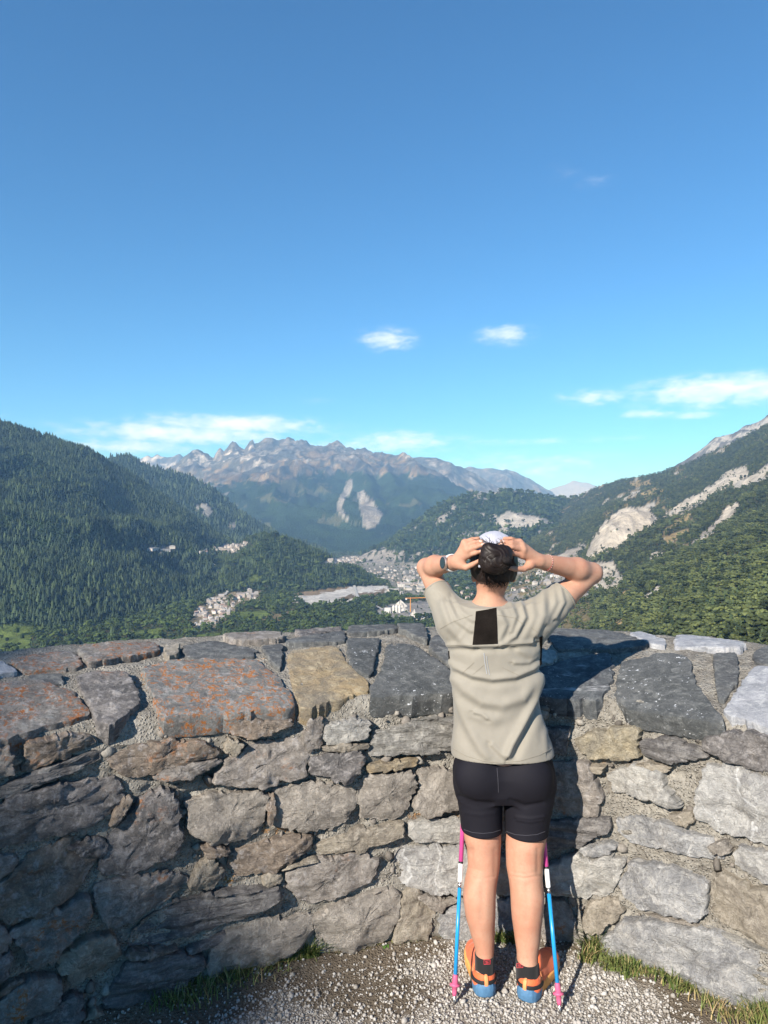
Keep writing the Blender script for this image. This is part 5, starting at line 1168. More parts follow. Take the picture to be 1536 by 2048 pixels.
def hit(bvh, px, py):
    d = Vector(((px - CX) / F, 1.0, (HY - py) / F)); d.normalize()
    loc, nrm, _, dist = bvh.ray_cast(Vector((0, 0, CAMZ)), d)
    return (np.array(loc), np.array(nrm)) if loc is not None else (None, None)
def strip_on(name, bvh, pl, w, mat, parent, off=.0012, closed=False, origin=None, step=2.5, thick=.0015):
    """a raised ribbon laid on a surface along a line seen in the photograph"""
    pts = []
    pl = list(pl) + ([pl[0]] if closed else [])
    for (x1, y1), (x2, y2) in zip(pl[:-1], pl[1:]):
        n = max(1, int(math.hypot(x2 - x1, y2 - y1) / step))
        for k in range(n): pts.append((x1 + (x2 - x1) * k / n, y1 + (y2 - y1) * k / n))
    pts.append(pl[-1]); H = [hit(bvh, *p) for p in pts]; H = [h for h in H if h[0] is not None]
    if len(H) < 2: return None
    L = np.array([h[0] for h in H]); Nn = np.array([h[1] for h in H]); V = []; Fc = []
    for i in range(len(L)):
        d = L[min(i + 1, len(L) - 1)] - L[max(i - 1, 0)]; d /= np.linalg.norm(d) + 1e-9; s = np.cross(d, Nn[i]); s /= np.linalg.norm(s) + 1e-9
        V += [L[i] - s * w + Nn[i] * off * .2, L[i] - s * w * .7 + Nn[i] * (off + thick), L[i] + s * w * .7 + Nn[i] * (off + thick), L[i] + s * w + Nn[i] * off * .2]
    for i in range(len(L) - 1):
        for k in range(3): Fc.append((4 * i + k, 4 * i + k + 1, 4 * i + k + 5, 4 * i + k + 4))
    return mesh_np(name, np.array(V), Fc, mat, True, parent, origin)
def patch_on(name, bvh, poly, mat, parent, off=.002, n=(16, 22), origin=None):
    a, b, c, d = [np.array(q, float) for q in poly]; V = []; Fc = []; m = {}
    for j in range(n[1] + 1):
        for i in range(n[0] + 1):
            u, v = i / n[0], j / n[1]; p = (a * (1 - u) + b * u) * (1 - v) + (d * (1 - u) + c * u) * v; L, N_ = hit(bvh, *p)
            if L is None: continue
            m[(i, j)] = len(V); V.append(L + N_ * off)
    for j in range(n[1]):
        for i in range(n[0]):
            k = [(i, j), (i + 1, j), (i + 1, j + 1), (i, j + 1)]
            if all(q in m for q in k): Fc.append(tuple(m[q] for q in k))
    return mesh_np(name, np.array(V), Fc, mat, True, parent, origin)

# ================================================================== the person
def skin_mat():
    m, t = new_mat('skin'); pos = t.n('ShaderNodeNewGeometry').outputs['Position']
    a = t.noise(pos, 9, 4, .6); b = t.noise(pos, 120, 4, .7); sp = t.vor(pos, 55, 'F1')
    c = t.mix(t.ramp(a, .35, .68), (.44, .250, .172), (.41, .205, .135)); c = t.mix(t.math('MULTIPLY', t.ramp(t.noise(pos, 26, 5, .7), .45, .72), .4), c, (.40, .17, .115)); c = t.mix(t.math('MULTIPLY', t.ramp(b, .45, .75), .3), c, (.36, .16, .10))
    c = t.mix(t.math('MULTIPLY', t.ramp(sp, .045, .02), .35), c, (.20, .09, .05))
    finish(t, c, .6, t.math('ADD', b, t.math('MULTIPLY', a, .5)), .25, .003, .2, **{'Subsurface Weight': .05, 'Subsurface Radius': (.012, .004, .002), 'Subsurface Scale': 1.0}); return m
M_SKIN = skin_mat()
def cloth_mat(name, c, rough=.75, var=.08, weave=900., bumpd=.0012, spec=.25, sheen=.15):
    m, t = new_mat(name); pos = t.n('ShaderNodeNewGeometry').outputs['Position']
    a = t.noise(pos, 14, 4, .6); b = t.noise(pos, weave, 2, .5)
    k = t.math('MULTIPLY', t.lin(a, .3, .7, 1 - var, 1 + var), t.lin(b, .3, .7, 1 - var, 1 + var))
    cc = t.n('ShaderNodeVectorMath', {0: tuple(c), 'Scale': k}, operation='SCALE').outputs[0]
    finish(t, cc, rough, t.math('ADD', b, t.math('MULTIPLY', a, 1.5)), .35, bumpd, spec, **{'Sheen Weight': sheen}); return m
M_SHIRT = cloth_mat('beige_jersey', (.236, .216, .180), .68, .05)
M_SHORT = cloth_mat('black_lycra', (.010, .0095, .014), .75, .05, spec=.15, sheen=0.0)
M_PANEL = cloth_mat('dark_mesh_fabric', (.010, .008, .007), .85, .35, 420., sheen=0.0, spec=.05)
M_SEAM = cloth_mat('seam_thread', (.21, .188, .150), .8); M_REFL = cloth_mat('reflective_tape', (.30, .31, .33), .4)
M_CAP = cloth_mat('pale_grey_cap', (.36, .36, .42), .8, .10, 300.)
M_SOCK = cloth_mat('black_sock', (.012, .012, .013), .9, .2, 500.); M_RED = cloth_mat('red_thread', (.36, .03, .04), .7)
M_ORANGE_S = cloth_mat('orange_shoe_mesh', (.66, .13, .045), .6, .14, 350., .002); M_ORL = cloth_mat('light_orange_overlay', (.70, .26, .10), .5)
M_BLUEF = plain('blue_foam', (.07, .165, .29), .6, .3, .16, 70., .004); M_YELF = plain('orange_foam', (.70, .33, .10), .6, .3, .14, 70., .004); M_BLKR = plain('black_rubber', (.02, .02, .022), .6, .3, .2, 90.)
hmt, t = new_mat('dark_hair'); pos = t.n('ShaderNodeNewGeometry').outputs['Position']; a = t.noise(pos, 70, 4, .7); c = t.mix(a, (.006, .004, .0035), (.017, .009, .007)); finish(t, c, .5, a, .4, .002, .3)
M_HAIR = hmt

ORG = (.45, 2.62, 0)
person = empty('person', ORG); tag(person, 'person in beige t-shirt and black shorts, hands behind head, seen from behind', 'person')
VX_ = .0038
def leg_rows(rows):
    out = []
    for py, xl, xr, Y, dr in rows:
        cx = ((xl + xr) / 2 - CX) / F * Y; rx = (xr - xl) / 2 / F * Y; out.append((CAMZ - (py - HY) / F * Y, cx, Y, rx, rx * dr))
    return out
LEGL = [(1560, 920, 996, 2.68, 1.0), (1620, 925, 997, 2.675, 1.02), (1655, 927, 1000, 2.672, 1.05), (1675, 928, 1002, 2.67, 1.12), (1695, 934, 1001, 2.665, 1.12), (1735, 936, 999, 2.655, 1.1), (1760, 930, 994, 2.645, 1.15), (1790, 926, 990, 2.632, 1.18), (1835, 932, 990, 2.622, 1.15), (1870, 942, 989, 2.615, 1.1), (1895, 950, 988, 2.610, 1.15), (1920, 952, 987, 2.605, 1.25), (1950, 952, 987, 2.600, 1.35)]
LEGR = [(1560, 1016, 1100, 2.67, 1.0), (1620, 1015, 1095, 2.665, 1.02), (1655, 1013, 1092, 2.66, 1.05), (1680, 1012, 1092, 2.655, 1.12), (1695, 1012, 1087, 2.65, 1.12), (1735, 1013, 1085, 2.64, 1.1), (1760, 1018, 1083, 2.63, 1.15), (1790, 1022, 1087, 2.617, 1.18), (1835, 1024, 1083, 2.607, 1.15), (1880, 1030, 1080, 2.60, 1.1), (1905, 1034, 1075, 2.594, 1.15), (1930, 1034, 1076, 2.588, 1.25), (1960, 1034, 1076, 2.58, 1.35)]
B = Field((.08, 2.36, .02), (.90, 2.96, 1.70), VX_)
B.loft(leg_rows(LEGL), .012); B.loft(leg_rows(LEGR), .012)
for rows, s in ((LEGL, -1), (LEGR, 1)):   # calf bulge and the two tendons behind each knee
    for py, xo, r in ((1795, -8, .026), (1800, 10, .026)):
        Y = 2.60; q = P(sum(rows[7][1:3]) / 2 + xo, py, Y); B.ell(q, (.018, .016, .055), .045)
S_L = P(908, 1240, 2.665); S_R = P(1066, 1240, 2.645)
E_L = P(853, 1135, 2.83); E_R = P(1184, 1146, 2.735); W_L = P(914, 1124, 2.575); W_R = P(1078, 1122, 2.585)
# trunk (under the clothes), neck, head
tr = [(.70, .445, 2.675, .10, .060), (.76, .445, 2.67, .155, .085), (.85, .440, 2.66, .165, .10), (1.0, .415, 2.665, .135, .085), (1.15, .41, 2.66, .145, .09), (1.30, .405, 2.655, .15, .085), (1.37, .40, 2.65, .10, .06)]
B.loft(tr, .03, 2.3)
for s, q in ((-1, S_L), (1, S_R)): B.cone(P(978, 1225, 2.65), q, .05, .05, .04)
HC = P(987, 1127, 2.635)
B.cone(P(984, 1160, 2.645), P(977, 1222, 2.652), .047, .052, .03)
B.ell(HC, (.073, .092, .110), .02); B.ell(HC + [0, .045, -.062], (.052, .050, .052), .04)
B.cone(HC + [0, .088, .005], HC + [0, .108, -.028], .007, .012, .012)                     # nose
B.ell(HC + [0, .090, -.058], (.022, .010, .008), .01)                                      # mouth
for s in (-1, 1):
    B.ell(HC + [s * .030, .084, .008], (.014, .009, .008), .006, 'd'); B.ell(HC + [s * .030, .078, .006], (.011, .010, .010), .004)
    B.ell(HC + [s * .074, -.002, -.040], (.009, .020, .031), .008); B.ell(HC + [s * .080, -.010, -.036], (.005, .010, .018), .005, 'd')
# arms
def arm(S, E, W, r):
    B.cone(S, S + (E - S) * .5, r[0], r[1], .03); B.cone(S + (E - S) * .5, E, r[1], r[2], .02)
    m = E + (W - E) * .30; B.cone(E, m, r[2], r[3], .012); B.cone(m, W, r[3], r[4], .02)
arm(S_L, E_L, W_L, (.050, .045, .037, .039, .026)); arm(S_R, E_R, W_R, (.052, .049, .039, .043, .026))
# hands with five fingers each
def hand(W, wy, kn, pip, tip, thumb, rad=(.0092, .0085, .0072)):
    K = [P(*k) for k in kn]
    for k in K: B.cone(W, k, .018, .0115, .012)
    for i in range(3): B.cone(K[i], K[i + 1], .0115, .0115, .008)
    for a, b, c in zip(K, [P(*q) for q in pip], [P(*q) for q in tip]):
        B.cone(a, b, rad[0] * 1.08, rad[1], .004); B.cone(b, c, rad[1], rad[2], .003)
    T = [P(*q) for q in thumb]; B.cone(W, T[0], .018, .015, .012); B.cone(T[0], T[1], .015, .011, .01); B.cone(T[1], T[2], .011, .0095, .004); B.cone(T[2], T[3], .0095, .0072, .003)
hand(W_L, 0, [(936, 1110, 2.545), (935, 1100, 2.540), (932, 1091, 2.548), (929, 1085, 2.560)], [(951, 1106, 2.527), (953, 1094, 2.522), (949, 1085, 2.532), (944, 1079, 2.550)], [(965, 1102, 2.528), (968, 1089, 2.522), (964, 1082, 2.532), (957, 1077, 2.550)],
     [(922, 1130, 2.56), (932, 1135, 2.547), (945, 1129, 2.536), (957, 1122, 2.532)])
hand(W_R, 0, [(1044, 1111, 2.548), (1046, 1100, 2.543), (1043, 1091, 2.55), (1039, 1084, 2.562)], [(1024, 1106, 2.524), (1024, 1094, 2.520), (1023, 1085, 2.530), (1022, 1078, 2.548)], [(1005, 1102, 2.518), (1000, 1089, 2.516), (1003, 1082, 2.528), (1009, 1077, 2.547)],
     [(1060, 1130, 2.56), (1048, 1138, 2.548), (1030, 1138, 2.53), (1013, 1134, 2.522)])
for foot, ang_, x0, y0 in (('l', math.radians(-2), .367, 2.56), ('r', math.radians(33), .506, 2.54)):
    dx, dy = math.sin(ang_), math.cos(ang_); B.cone((x0 + dx * .03, y0 + dy * .03, .06), (x0 + dx * .19, y0 + dy * .19, .045), .028, .022, .02)
bV, bQ = B.mesh(); bV = smooth_mesh(bV, bQ, 2, .5); del B
bN = normals(bV, bQ); bpx = CX + F * bV[:, 0] / bV[:, 1]; bpy_ = HY + F * (CAMZ - bV[:, 2]) / bV[:, 1]; bb = (bN[:, 1] < .1) * (bV[:, 2] < 1.0)
for pl, w, am in [([(932, 1743), (950, 1752), (968, 1756), (990, 1753)], 2.2, -.0022), ([(938, 1736), (962, 1742)], 2.5, -.0010), ([(1021, 1752), (1050, 1757), (1082, 1751)], 2.2, -.0022), ([(1024, 1744), (1048, 1748), (1072, 1744)], 2.5, -.0010),
                  ([(944, 1700), (942, 1740)], 5, -.003), ([(990, 1700), (990, 1745)], 5, -.002), ([(1024, 1700), (1026, 1745)], 5, -.002), ([(1076, 1700), (1076, 1745)], 5, -.003), ([(966, 1770), (963, 1840)], 7, -.0025), ([(1054, 1772), (1054, 1840)], 7, -.0025)]:
    d, sd = pline_d(bpx, bpy_, pl); bV = bV + bN * (am * np.exp(-(d / w) ** 2) * bb)[:, None]
body = mesh_np('body', bV, bQ, M_SKIN, True, person, ORG)
# finger nails
nm_ = plain('finger_nail', (.62, .43, .36), .25, .5, .05, 200.)
bvb = bvh_of(bV, bQ)
for (px, py, dx) in [(963, 1100, 1), (966, 1087, 1), (961, 1079, 1), (954, 1123, 1), (1007, 1101, -1), (1002, 1087, -1), (1005, 1079, -1)]:
    strip_on('finger_nail', bvb, [(px - 2.6, py + .3), (px + 2.2, py - .3)], .0038, nm_, body, .0002, False, None, 1.2, .0008) if False else None
for (px, py) in [(962.5, 1102.5), (965.5, 1089), (961.5, 1082), (1007.5, 1102), (1002.5, 1089), (1005.5, 1082)]:
    L, N_ = hit(bvb, px, py)
    if L is None: continue
    u = np.cross(N_, [0, 0, 1.]); u /= np.linalg.norm(u); v = np.cross(N_, u); V = [L + N_ * .0012]; Fc = []
    for k in range(12):
        w = 2 * math.pi * k / 12; V.append(L + u * .0062 * math.cos(w) + v * .0042 * math.sin(w) + N_ * .0003)
    Fc = [(0, 1 + k, 1 + (k + 1) % 12) for k in range(12)]; mesh_np('finger_nail', np.array(V), Fc, nm_, True, body, ORG)

# ---- shorts
H = Field((.22, 2.44, .52), (.70, 2.86, .95), .0035)
def infl(rows, e): return [(z, cx, cy, rx + e, ry + e) for z, cx, cy, rx, ry in rows]
H.loft(infl(leg_rows([(1530, 925, 1000, 2.68, .95), (1560, 912, 1004, 2.675, 1.12), (1600, 916, 1003.5, 2.672, 1.14), (1640, 922, 1003, 2.67, 1.14), (1690, 926, 1003, 2.667, 1.14), (1720, 926, 1003, 2.66, 1.14)]), .002), .0, 2.1, .556)
H.loft(infl(leg_rows([(1530, 1012, 1096, 2.675, .95), (1560, 1007, 1108, 2.665, 1.12), (1600, 1009, 1105, 2.662, 1.14), (1640, 1011, 1097, 2.657, 1.14), (1690, 1011, 1092, 2.652, 1.14), (1720, 1011, 1092, 2.65, 1.14)]), .002), .004, 2.1, .552)
H.loft(leg_rows([(1475, 935, 1075, 2.67, .50), (1505, 920, 1092, 2.668, .54), (1522, 908, 1104, 2.667, .60), (1540, 905, 1109, 2.667, .62), (1575, 908, 1109, 2.67, .60), (1592, 915, 1100, 2.672, .55)]), .018, 2.2)
H.ell(P(957, 1552, 2.600), (.086, .066, .088), .022); H.ell(P(1056, 1556, 2.594), (.089, .066, .090), .022)
hV, hQ = H.mesh(); hV = smooth_mesh(hV, hQ, 2, .5); N_ = normals(hV, hQ)
px = CX + F * hV[:, 0] / hV[:, 1]; py = HY + F * (CAMZ - hV[:, 2]) / hV[:, 1]; bk = N_[:, 1] < .2
for pl, w, am in [([(1032, 1634), (1060, 1638), (1088, 1633)], 3.2, .0035), ([(1035, 1640), (1060, 1644), (1085, 1640)], 2.5, .003), ([(1020, 1600), (1050, 1612), (1085, 1606)], 4, -.004), ([(918, 1592), (950, 1604), (985, 1607)], 4, -.004), ([(930, 1625), (960, 1630), (990, 1626)], 4, .0015)]:
    d, sd = pline_d(px, py, pl); hV = hV + N_ * (am * np.exp(-(d / w) ** 2) * bk)[:, None]
shorts = mesh_np('shorts', hV, hQ, M_SHORT, True, person, ORG); bvs = bvh_of(hV, hQ)
M_SST = cloth_mat('dark_stitch', (.045, .044, .055), .8)
strip_on('centre_seam', bvs, [(994, 1536), (996, 1560), (997, 1585)], .0010, M_SST, shorts, .0003, thick=.0008)
strip_on('hem_stitch', bvs, [(928, 1659), (945, 1665), (965, 1667), (985, 1665), (1001, 1660)], .0009, M_SST, shorts, .0003, thick=.0007)
strip_on('hem_stitch', bvs, [(1013, 1663), (1030, 1669), (1052, 1671), (1074, 1669), (1090, 1663)], .0009, M_SST, shorts, .0003, thick=.0007)

# ---- t-shirt
T = Field((.12, 2.44, .82), (.80, 2.90, 1.52), .0035)
rows = [(1212, 925, 1045, 2.65, .75), (1228, 902, 1072, 2.652, .66), (1248, 892, 1084, 2.655, .60), (1275, 891, 1085, 2.655, .58), (1300, 896, 1080, 2.655, .58), (1350, 902, 1077, 2.655, .60), (1400, 907, 1079, 2.655, .63), (1450, 908, 1089, 2.657, .64), (1490, 903, 1105, 2.66, .65), (1540, 902, 1110, 2.66, .66), (1580, 902, 1110, 2.66, .66)]
T.loft(leg_rows(rows), .0, 2.25, .843)
for q in (S_L, S_R): T.cone(P(977, 1224, 2.652), q, .050, .058, .035)
SLE, SRE = P(870, 1176, 2.752), P(1128, 1190, 2.685)
T.cone(S_L, SLE, .066, .050, .045, flat=.96); T.cone(S_R, SRE, .068, .060, .045, flat=.97)
T.cone(P(1062, 1262, 2.65), P(1112, 1218, 2.672), .045, .040, .03, flat=1.0)
# openings for neck and arms
T.cone(P(978, 1222, 2.650), P(983, 1165, 2.64), .060, .066, .004, 'd')
T.cone(SLE + (S_L - SLE) * .22, SLE + (SLE - S_L) * .5, .040, .048, .003, 'd'); T.cone(SRE + (S_R - SRE) * .25, SRE + (SRE - S_R) * .5, .050, .058, .003, 'd')
tV, tQ = T.mesh(); tV = smooth_mesh(tV, tQ, 2, .5); N_ = normals(tV, tQ)
px = CX + F * tV[:, 0] / tV[:, 1]; py = HY + F * (CAMZ - tV[:, 2]) / tV[:, 1]; bk = sstep(-N_[:, 1], -.15, .25)
dsp = .0022 * fbm3(tV[:, 0] * 16, tV[:, 1] * 16, tV[:, 2] * 9, 3, 71)
FOLDS = [([(888, 1316), (910, 1334), (945, 1351), (985, 1358), (1030, 1353), (1064, 1338), (1084, 1322)], 6.6000000000000005, 0.0099, 1), ([(888, 1291), (930, 1291), (985, 1291), (1030, 1288), (1066, 1285)], 5.5, 0.0071, 1), ([(900, 1345), (930, 1381), (965, 1404), (1005, 1410), (1045, 1395), (1078, 1350)], 11.0, 0.0099, 1), ([(904, 1385), (945, 1425), (990, 1437), (1045, 1410), (1078, 1372)], 13.200000000000001, 0.0059, 1), ([(1084, 1352), (1072, 1400), (1046, 1448), (1024, 1490), (1016, 1510)], 8.8, 0.0194, -1), ([(902, 1362), (918, 1420), (948, 1475), (972, 1515)], 9.9, 0.0085, 1), ([(1098, 1440), (1090, 1470), (1092, 1500)], 7, 0.0043, -1), ([(950, 1424), (965, 1428), (974, 1436)], 4, 0.0043, 1), ([(985, 1490), (1010, 1515), (1030, 1524)], 5, 0.0043, 1), ([(1022, 1206), (1032, 1232), (1022, 1262)], 4.8, 0.0034, -1), ([(1040, 1198), (1050, 1235), (1030, 1272), (1000, 1290)], 5.8, 0.0076, -1), ([(1062, 1190), (1068, 1232), (1050, 1272), (1020, 1290)], 7.4, 0.0026, -1), ([(1086, 1178), (1088, 1230), (1072, 1268)], 8.6, 0.0076, -1), ([(1104, 1170), (1110, 1205), (1095, 1245)], 5.9, 0.0034, -1), ([(1120, 1172), (1128, 1205), (1112, 1235)], 4.7, 0.0043, -1), ([(1000, 1225), (1012, 1250), (1000, 1278)], 5.9, 0.0043, -1), ([(908, 1196), (922, 1222), (944, 1240)], 4.9, 0.0034, 1), ([(898, 1205), (912, 1240), (942, 1262)], 4.8, 0.0038, 1), ([(884, 1205), (900, 1255), (925, 1282), (945, 1291)], 8.4, 0.0068, 1), ([(872, 1200), (884, 1240), (896, 1275)], 6.6, 0.0016, 1), ([(940, 1250), (925, 1272), (915, 1285)], 4.6, 0.0011, 1), ([(890, 1310), (905, 1325), (935, 1335)], 4.0, 0.0011, 1), ([(1040, 1300), (1062, 1312), (1082, 1300)], 6.9, 0.0037, 1), ([(1030, 1325), (1058, 1325), (1082, 1310)], 4.5, 0.0043, 1)]
for pl, w, am, sg in FOLDS:
    d, sd = pline_d(px, py, pl); s_ = d * sd * sg
    dsp = dsp + am * bk * (np.exp(-(d / w) ** 2) - .75 * np.exp(-((s_ - 1.5 * w) / (1.1 * w)) ** 2))
hemz = .843; nearhem = sstep(hemz + .02 - tV[:, 2], -.02, .02); dsp = dsp * (1 - .85 * nearhem)
tV = tV + N_ * dsp[:, None]
shirt = mesh_np('t_shirt', tV, tQ, M_SHIRT, True, person, ORG); bvt = bvh_of(tV, tQ)
patch_on('mesh_panel', bvt, [(952, 1223), (993, 1216), (996, 1288), (945, 1290)], M_PANEL, shirt, .0018, (24, 34), ORG)
for pl in ([(890, 1290), (944, 1291)], [(996, 1290), (1066, 1286)], [(880, 1258), (905, 1244), (945, 1230)], [(994, 1230), (1030, 1236), (1048, 1250)], [(1062, 1255), (1080, 1268)], [(925, 1346), (948, 1325)], [(945, 1350), (968, 1330)], [(1004, 1335), (1036, 1350)]):
    strip_on('seam', bvt, pl, .0011, M_SEAM, shirt, .0004, False, ORG, 2.0, .0008)
strip_on('hem_stitch', bvt, [(906, 1497), (930, 1511), (965, 1522), (1000, 1526), (1040, 1522), (1080, 1510), (1103, 1497)], .0012, M_SEAM, shirt, .0004, False, ORG, 2.0, .0009)
strip_on('reflective_mark', bvt, [(968, 1306), (970, 1325), (974, 1348)], .0016, M_REFL, shirt, .0006, False, ORG); strip_on('reflective_mark', bvt, [(973, 1312), (975, 1328), (979, 1350)], .0012, M_REFL, shirt, .0006, False, ORG)
strip_on('side_panel', bvt, [(1082, 1272), (1082, 1300), (1081, 1330)], .007, M_PANEL, shirt, .0012, False, ORG); strip_on('side_panel', bvt, [(898, 1302), (899, 1318)], .004, M_PANEL, shirt, .0012, False, ORG)
# collar band
ring = []; 
for k in range(41):
    w = 2 * math.pi * k / 40; q = P(978, 1214, 2.648); ring.append(q + np.array([.0605 * math.cos(w), .058 * math.sin(w), .012 + .010 * math.sin(w)]))
mesh_np('collar', *tube(ring, .0062, 8, False), M_SHIRT, True, shirt, ORG)
# cuff bands on the sleeves
for c, ax, r in ((SLE - (SLE - S_L) * .04, SLE - S_L, .0475), (SRE - (SRE - S_R) * .03, SRE - S_R, .0575)):
    ax = ax / np.linalg.norm(ax); u = np.cross(ax, [0, 0, 1.]); u /= np.linalg.norm(u); v = np.cross(ax, u)
    mesh_np('cuff', *tube([c + r * (u * math.cos(2 * math.pi * k / 36) + v * math.sin(2 * math.pi * k / 36)) for k in range(37)], .0042, 8, False), M_SHIRT, True, shirt, ORG)

# ---- hair and cap
R = Field((.28, 2.42, 1.46), (.55, 2.78, 1.70), .003)
def hcut(x, y, z):
    hl = 1.503 + .55 * np.maximum(y - 2.615, -.02) + .05 * np.abs(x - HC[0]) / .07 * 0
    return np.maximum(hl - z + .006 * np.sin((x + z * .3) * 420) * 0, z - 1.655)
R.ell(HC + [.001, -.002, -.004], (.088, .099, .113), 0, 'u', hcut)
BUN = P(990, 1122, 2.500)
R.ell(BUN, (.058, .042, .048), .02); R.ell(BUN + [-.020, .0, .040], (.030, .024, .026), .02); R.ell(BUN + [.030, .010, .028], (.034, .03, .030), .02)
rV, rQ = R.mesh(); rV = smooth_mesh(rV, rQ, 2); rN = normals(rV, rQ)
rV = rV + rN * (.0008 * np.sin(220 * (rV[:, 0] - HC[0]) * 1.2 + 160 * rV[:, 2] + 5 * vn3(rV[:, 0] * 30, rV[:, 1] * 30, rV[:, 2] * 30, 3)))[:, None]
hair = mesh_np('hair', rV, rQ, M_HAIR, True, person, ORG)
rs = np.random.default_rng(31); G = []
def on_head(th, ph, e=.101):   # th around from the back, ph up from the ears
    return HC + np.array([.0805 * math.sin(th) * math.cos(ph), -.0995 * math.cos(th) * math.cos(ph), .1155 * math.sin(ph)])
for k in range(150):            # hair drawn from the hairline up to the bun
    th = rs.uniform(-1.5, 1.5); ph0 = rs.uniform(-.58, -.25) + .2 * abs(th); q0 = on_head(th, ph0); q1 = BUN + np.array([.045 * math.sin(th * 1.2), .03, -.015 + .02 * rs.normal()])
    path = []
    for i in range(9):
        u = i / 8; m = on_head(th * (1 - u), ph0 * (1 - u) + .05 * u) if u < .75 else None
        w = sstep(np.array(u), .35, 1.0); m = on_head(th * (1 - .9 * u), ph0 * (1 - u) + .02 * u); path.append(m * (1 - w) + q1 * w + rs.normal(0, .0008, 3))
    G.append(tube(path, [.0006] + [.0012] * 7 + [.0008], 5, False))
for k in range(240):            # locks wound into the bun
    a0 = rs.uniform(0, 6.28); tilt_ = rs.normal(.45, .05); rr = rs.uniform(.1, 1.0) ** .5; ln = rs.uniform(1.6, 3.0); path = []
    off = rs.normal(0, .010); e0 = rs.uniform(.985, 1.02)
    for i in range(12):
        w = a0 + ln * i / 11; x = math.cos(w) * rr; z = math.sin(w) * rr; y = -math.sqrt(max(0, 1.0 - min(rr * rr, .999))) + .05 * math.sin(3 * w)
        x, z = x * math.cos(tilt_) - z * math.sin(tilt_), x * math.sin(tilt_) + z * math.cos(tilt_)
        path.append(BUN + e0 * np.array([.058 * x, .042 * y + (.004 if y > -.2 else 0), .048 * z]))
    G.append(tube(path, [.0004] + [.0012] * 10 + [.0004], 5, False))
for k in range(26):             # loose ends sticking up over the cap
    b_ = BUN + np.array([rs.uniform(-.045, .035), rs.uniform(.0, .03), rs.uniform(.035, .05)]); d = np.array([rs.normal(0, .45), rs.normal(.15, .2), 1.0]); l = rs.uniform(.02, .055); bend = rs.normal(0, .6)
    G.append(tube([b_ + d * l * u + np.array([bend * l * u * u, 0, -.2 * l * u * u]) for u in np.linspace(0, 1, 7)], [.0013, .0013, .0012, .001, .0008, .0006, .0003], 4, False))
for k in range(90):             # short hair on the nape
    x = rs.uniform(-.05, .05); q = on_head(math.asin(x / .085), rs.uniform(-.66, -.45)); G.append(tube([q, q + [rs.normal(0, .004), -.001, -.010], q + [rs.normal(0, .007), .004, -.022 * rs.uniform(.5, 1.2)]], [.0010, .0008, .0002], 4, False))
mesh_np('hair_strands', *join(*G), M_HAIR, True, hair, ORG)
tie = [BUN + np.array([-.047 + .006 * math.cos(w), .004 + .012 * math.sin(w), .012 * math.cos(w) - .008]) for w in np.linspace(0, 6.28, 17)]
mesh_np('hair_tie', *tube(tie, .0055, 7, False), M_CAP, True, hair, ORG)
Cf = Field((.26, 2.46, 1.55), (.56, 2.92, 1.72), .003)
Cf.ell(HC + [0, 0, .002], (.095, .1045, .1185), 0, 'u', lambda x, y, z: (1.598 - .25 * (y - 2.56) - z) + 0 * x)
Cf.ell(HC + [0, .0, -.004], (.089, .0985, .1130), .002, 'd')
Cf.ell((HC[0], 2.765, 1.575), (.072, .085, .020), .006, 'u', lambda x, y, z: np.maximum(np.abs(z - 1.575 + 2.0 * (x - HC[0]) ** 2) - .003, 2.715 - y))
cV, cQ = Cf.mesh(); cV = smooth_mesh(cV, cQ, 1); cN = normals(cV, cQ); cV = cV + cN * (.0025 * fbm3(cV[:, 0] * 35, cV[:, 1] * 25, cV[:, 2] * 35, 3, 9))[:, None]
capo = mesh_np('cap', cV, cQ, M_CAP, True, person, ORG); bvc = bvh_of(cV, cQ)
strip_on('cap_seam', bvc, [(984, 1065), (985, 1080), (986, 1092)], .0012, cloth_mat('cap_thread', (.40, .40, .46), .8), capo, .0004, False, ORG, 1.5, .0008)

# ---- watch and bracelet
def band(c, ax, r, w, n=36, th=.003):
    ax = ax / np.linalg.norm(ax); u = np.cross(ax, [0, 0, 1.]); u /= np.linalg.norm(u); v = np.cross(ax, u); V = []; Fc = []
    for k in range(n):
        a = 2 * math.pi * k / n; d = u * math.cos(a) + v * math.sin(a)
        for rr, s in ((r, -1), (r + th, -.85), (r + th, .85), (r, 1)): V.append(c + d * rr + ax * s * w / 2)
    for k in range(n):
        for i in range(3): Fc.append((4 * k + i, 4 * k + i + 1, 4 * ((k + 1) % n) + i + 1, 4 * ((k + 1) % n) + i))
    return V, Fc
axL = W_L - E_L; axl = axL / np.linalg.norm(axL); wc = E_L + axL * .84
watch = mesh_np('wristwatch', *band(wc, axL, .0298, .018), plain('white_strap', (.66, .64, .62), .5, .3, .03, 100.), True, person, ORG)
dn = np.array([-.55, -.85, .10]); dn = dn - axl * (dn @ axl); dn /= np.linalg.norm(dn); dc = wc + dn * .034
v_ = np.cross(axl, dn)
def disc(c, n_, r, h, k=28):
    u = axl; V = []; Fc = []
    for z, rr in ((0, r), (h * .8, r), (h, r * .9)):
        for i in range(k): a = 2 * math.pi * i / k; V.append(c + n_ * z + rr * (u * math.cos(a) + v_ * math.sin(a)))
    for j in range(2):
        for i in range(k): Fc.append((j * k + i, j * k + (i + 1) % k, (j + 1) * k + (i + 1) % k, (j + 1) * k + i))
    Fc.append(tuple(2 * k + i for i in range(k))); return V, Fc
mesh_np('watch_case', *disc(dc - dn * .006, dn, .0245, .009), plain('rose_metal', (.60, .45, .38), .3, .5, .03, 80., 0, .8), False, watch, ORG)
mesh_np('watch_face', *disc(dc + dn * .0032, dn, .0215, .0016), plain('dark_glass', (.012, .016, .028), .12, .6, .02, 50.), False, watch, ORG)
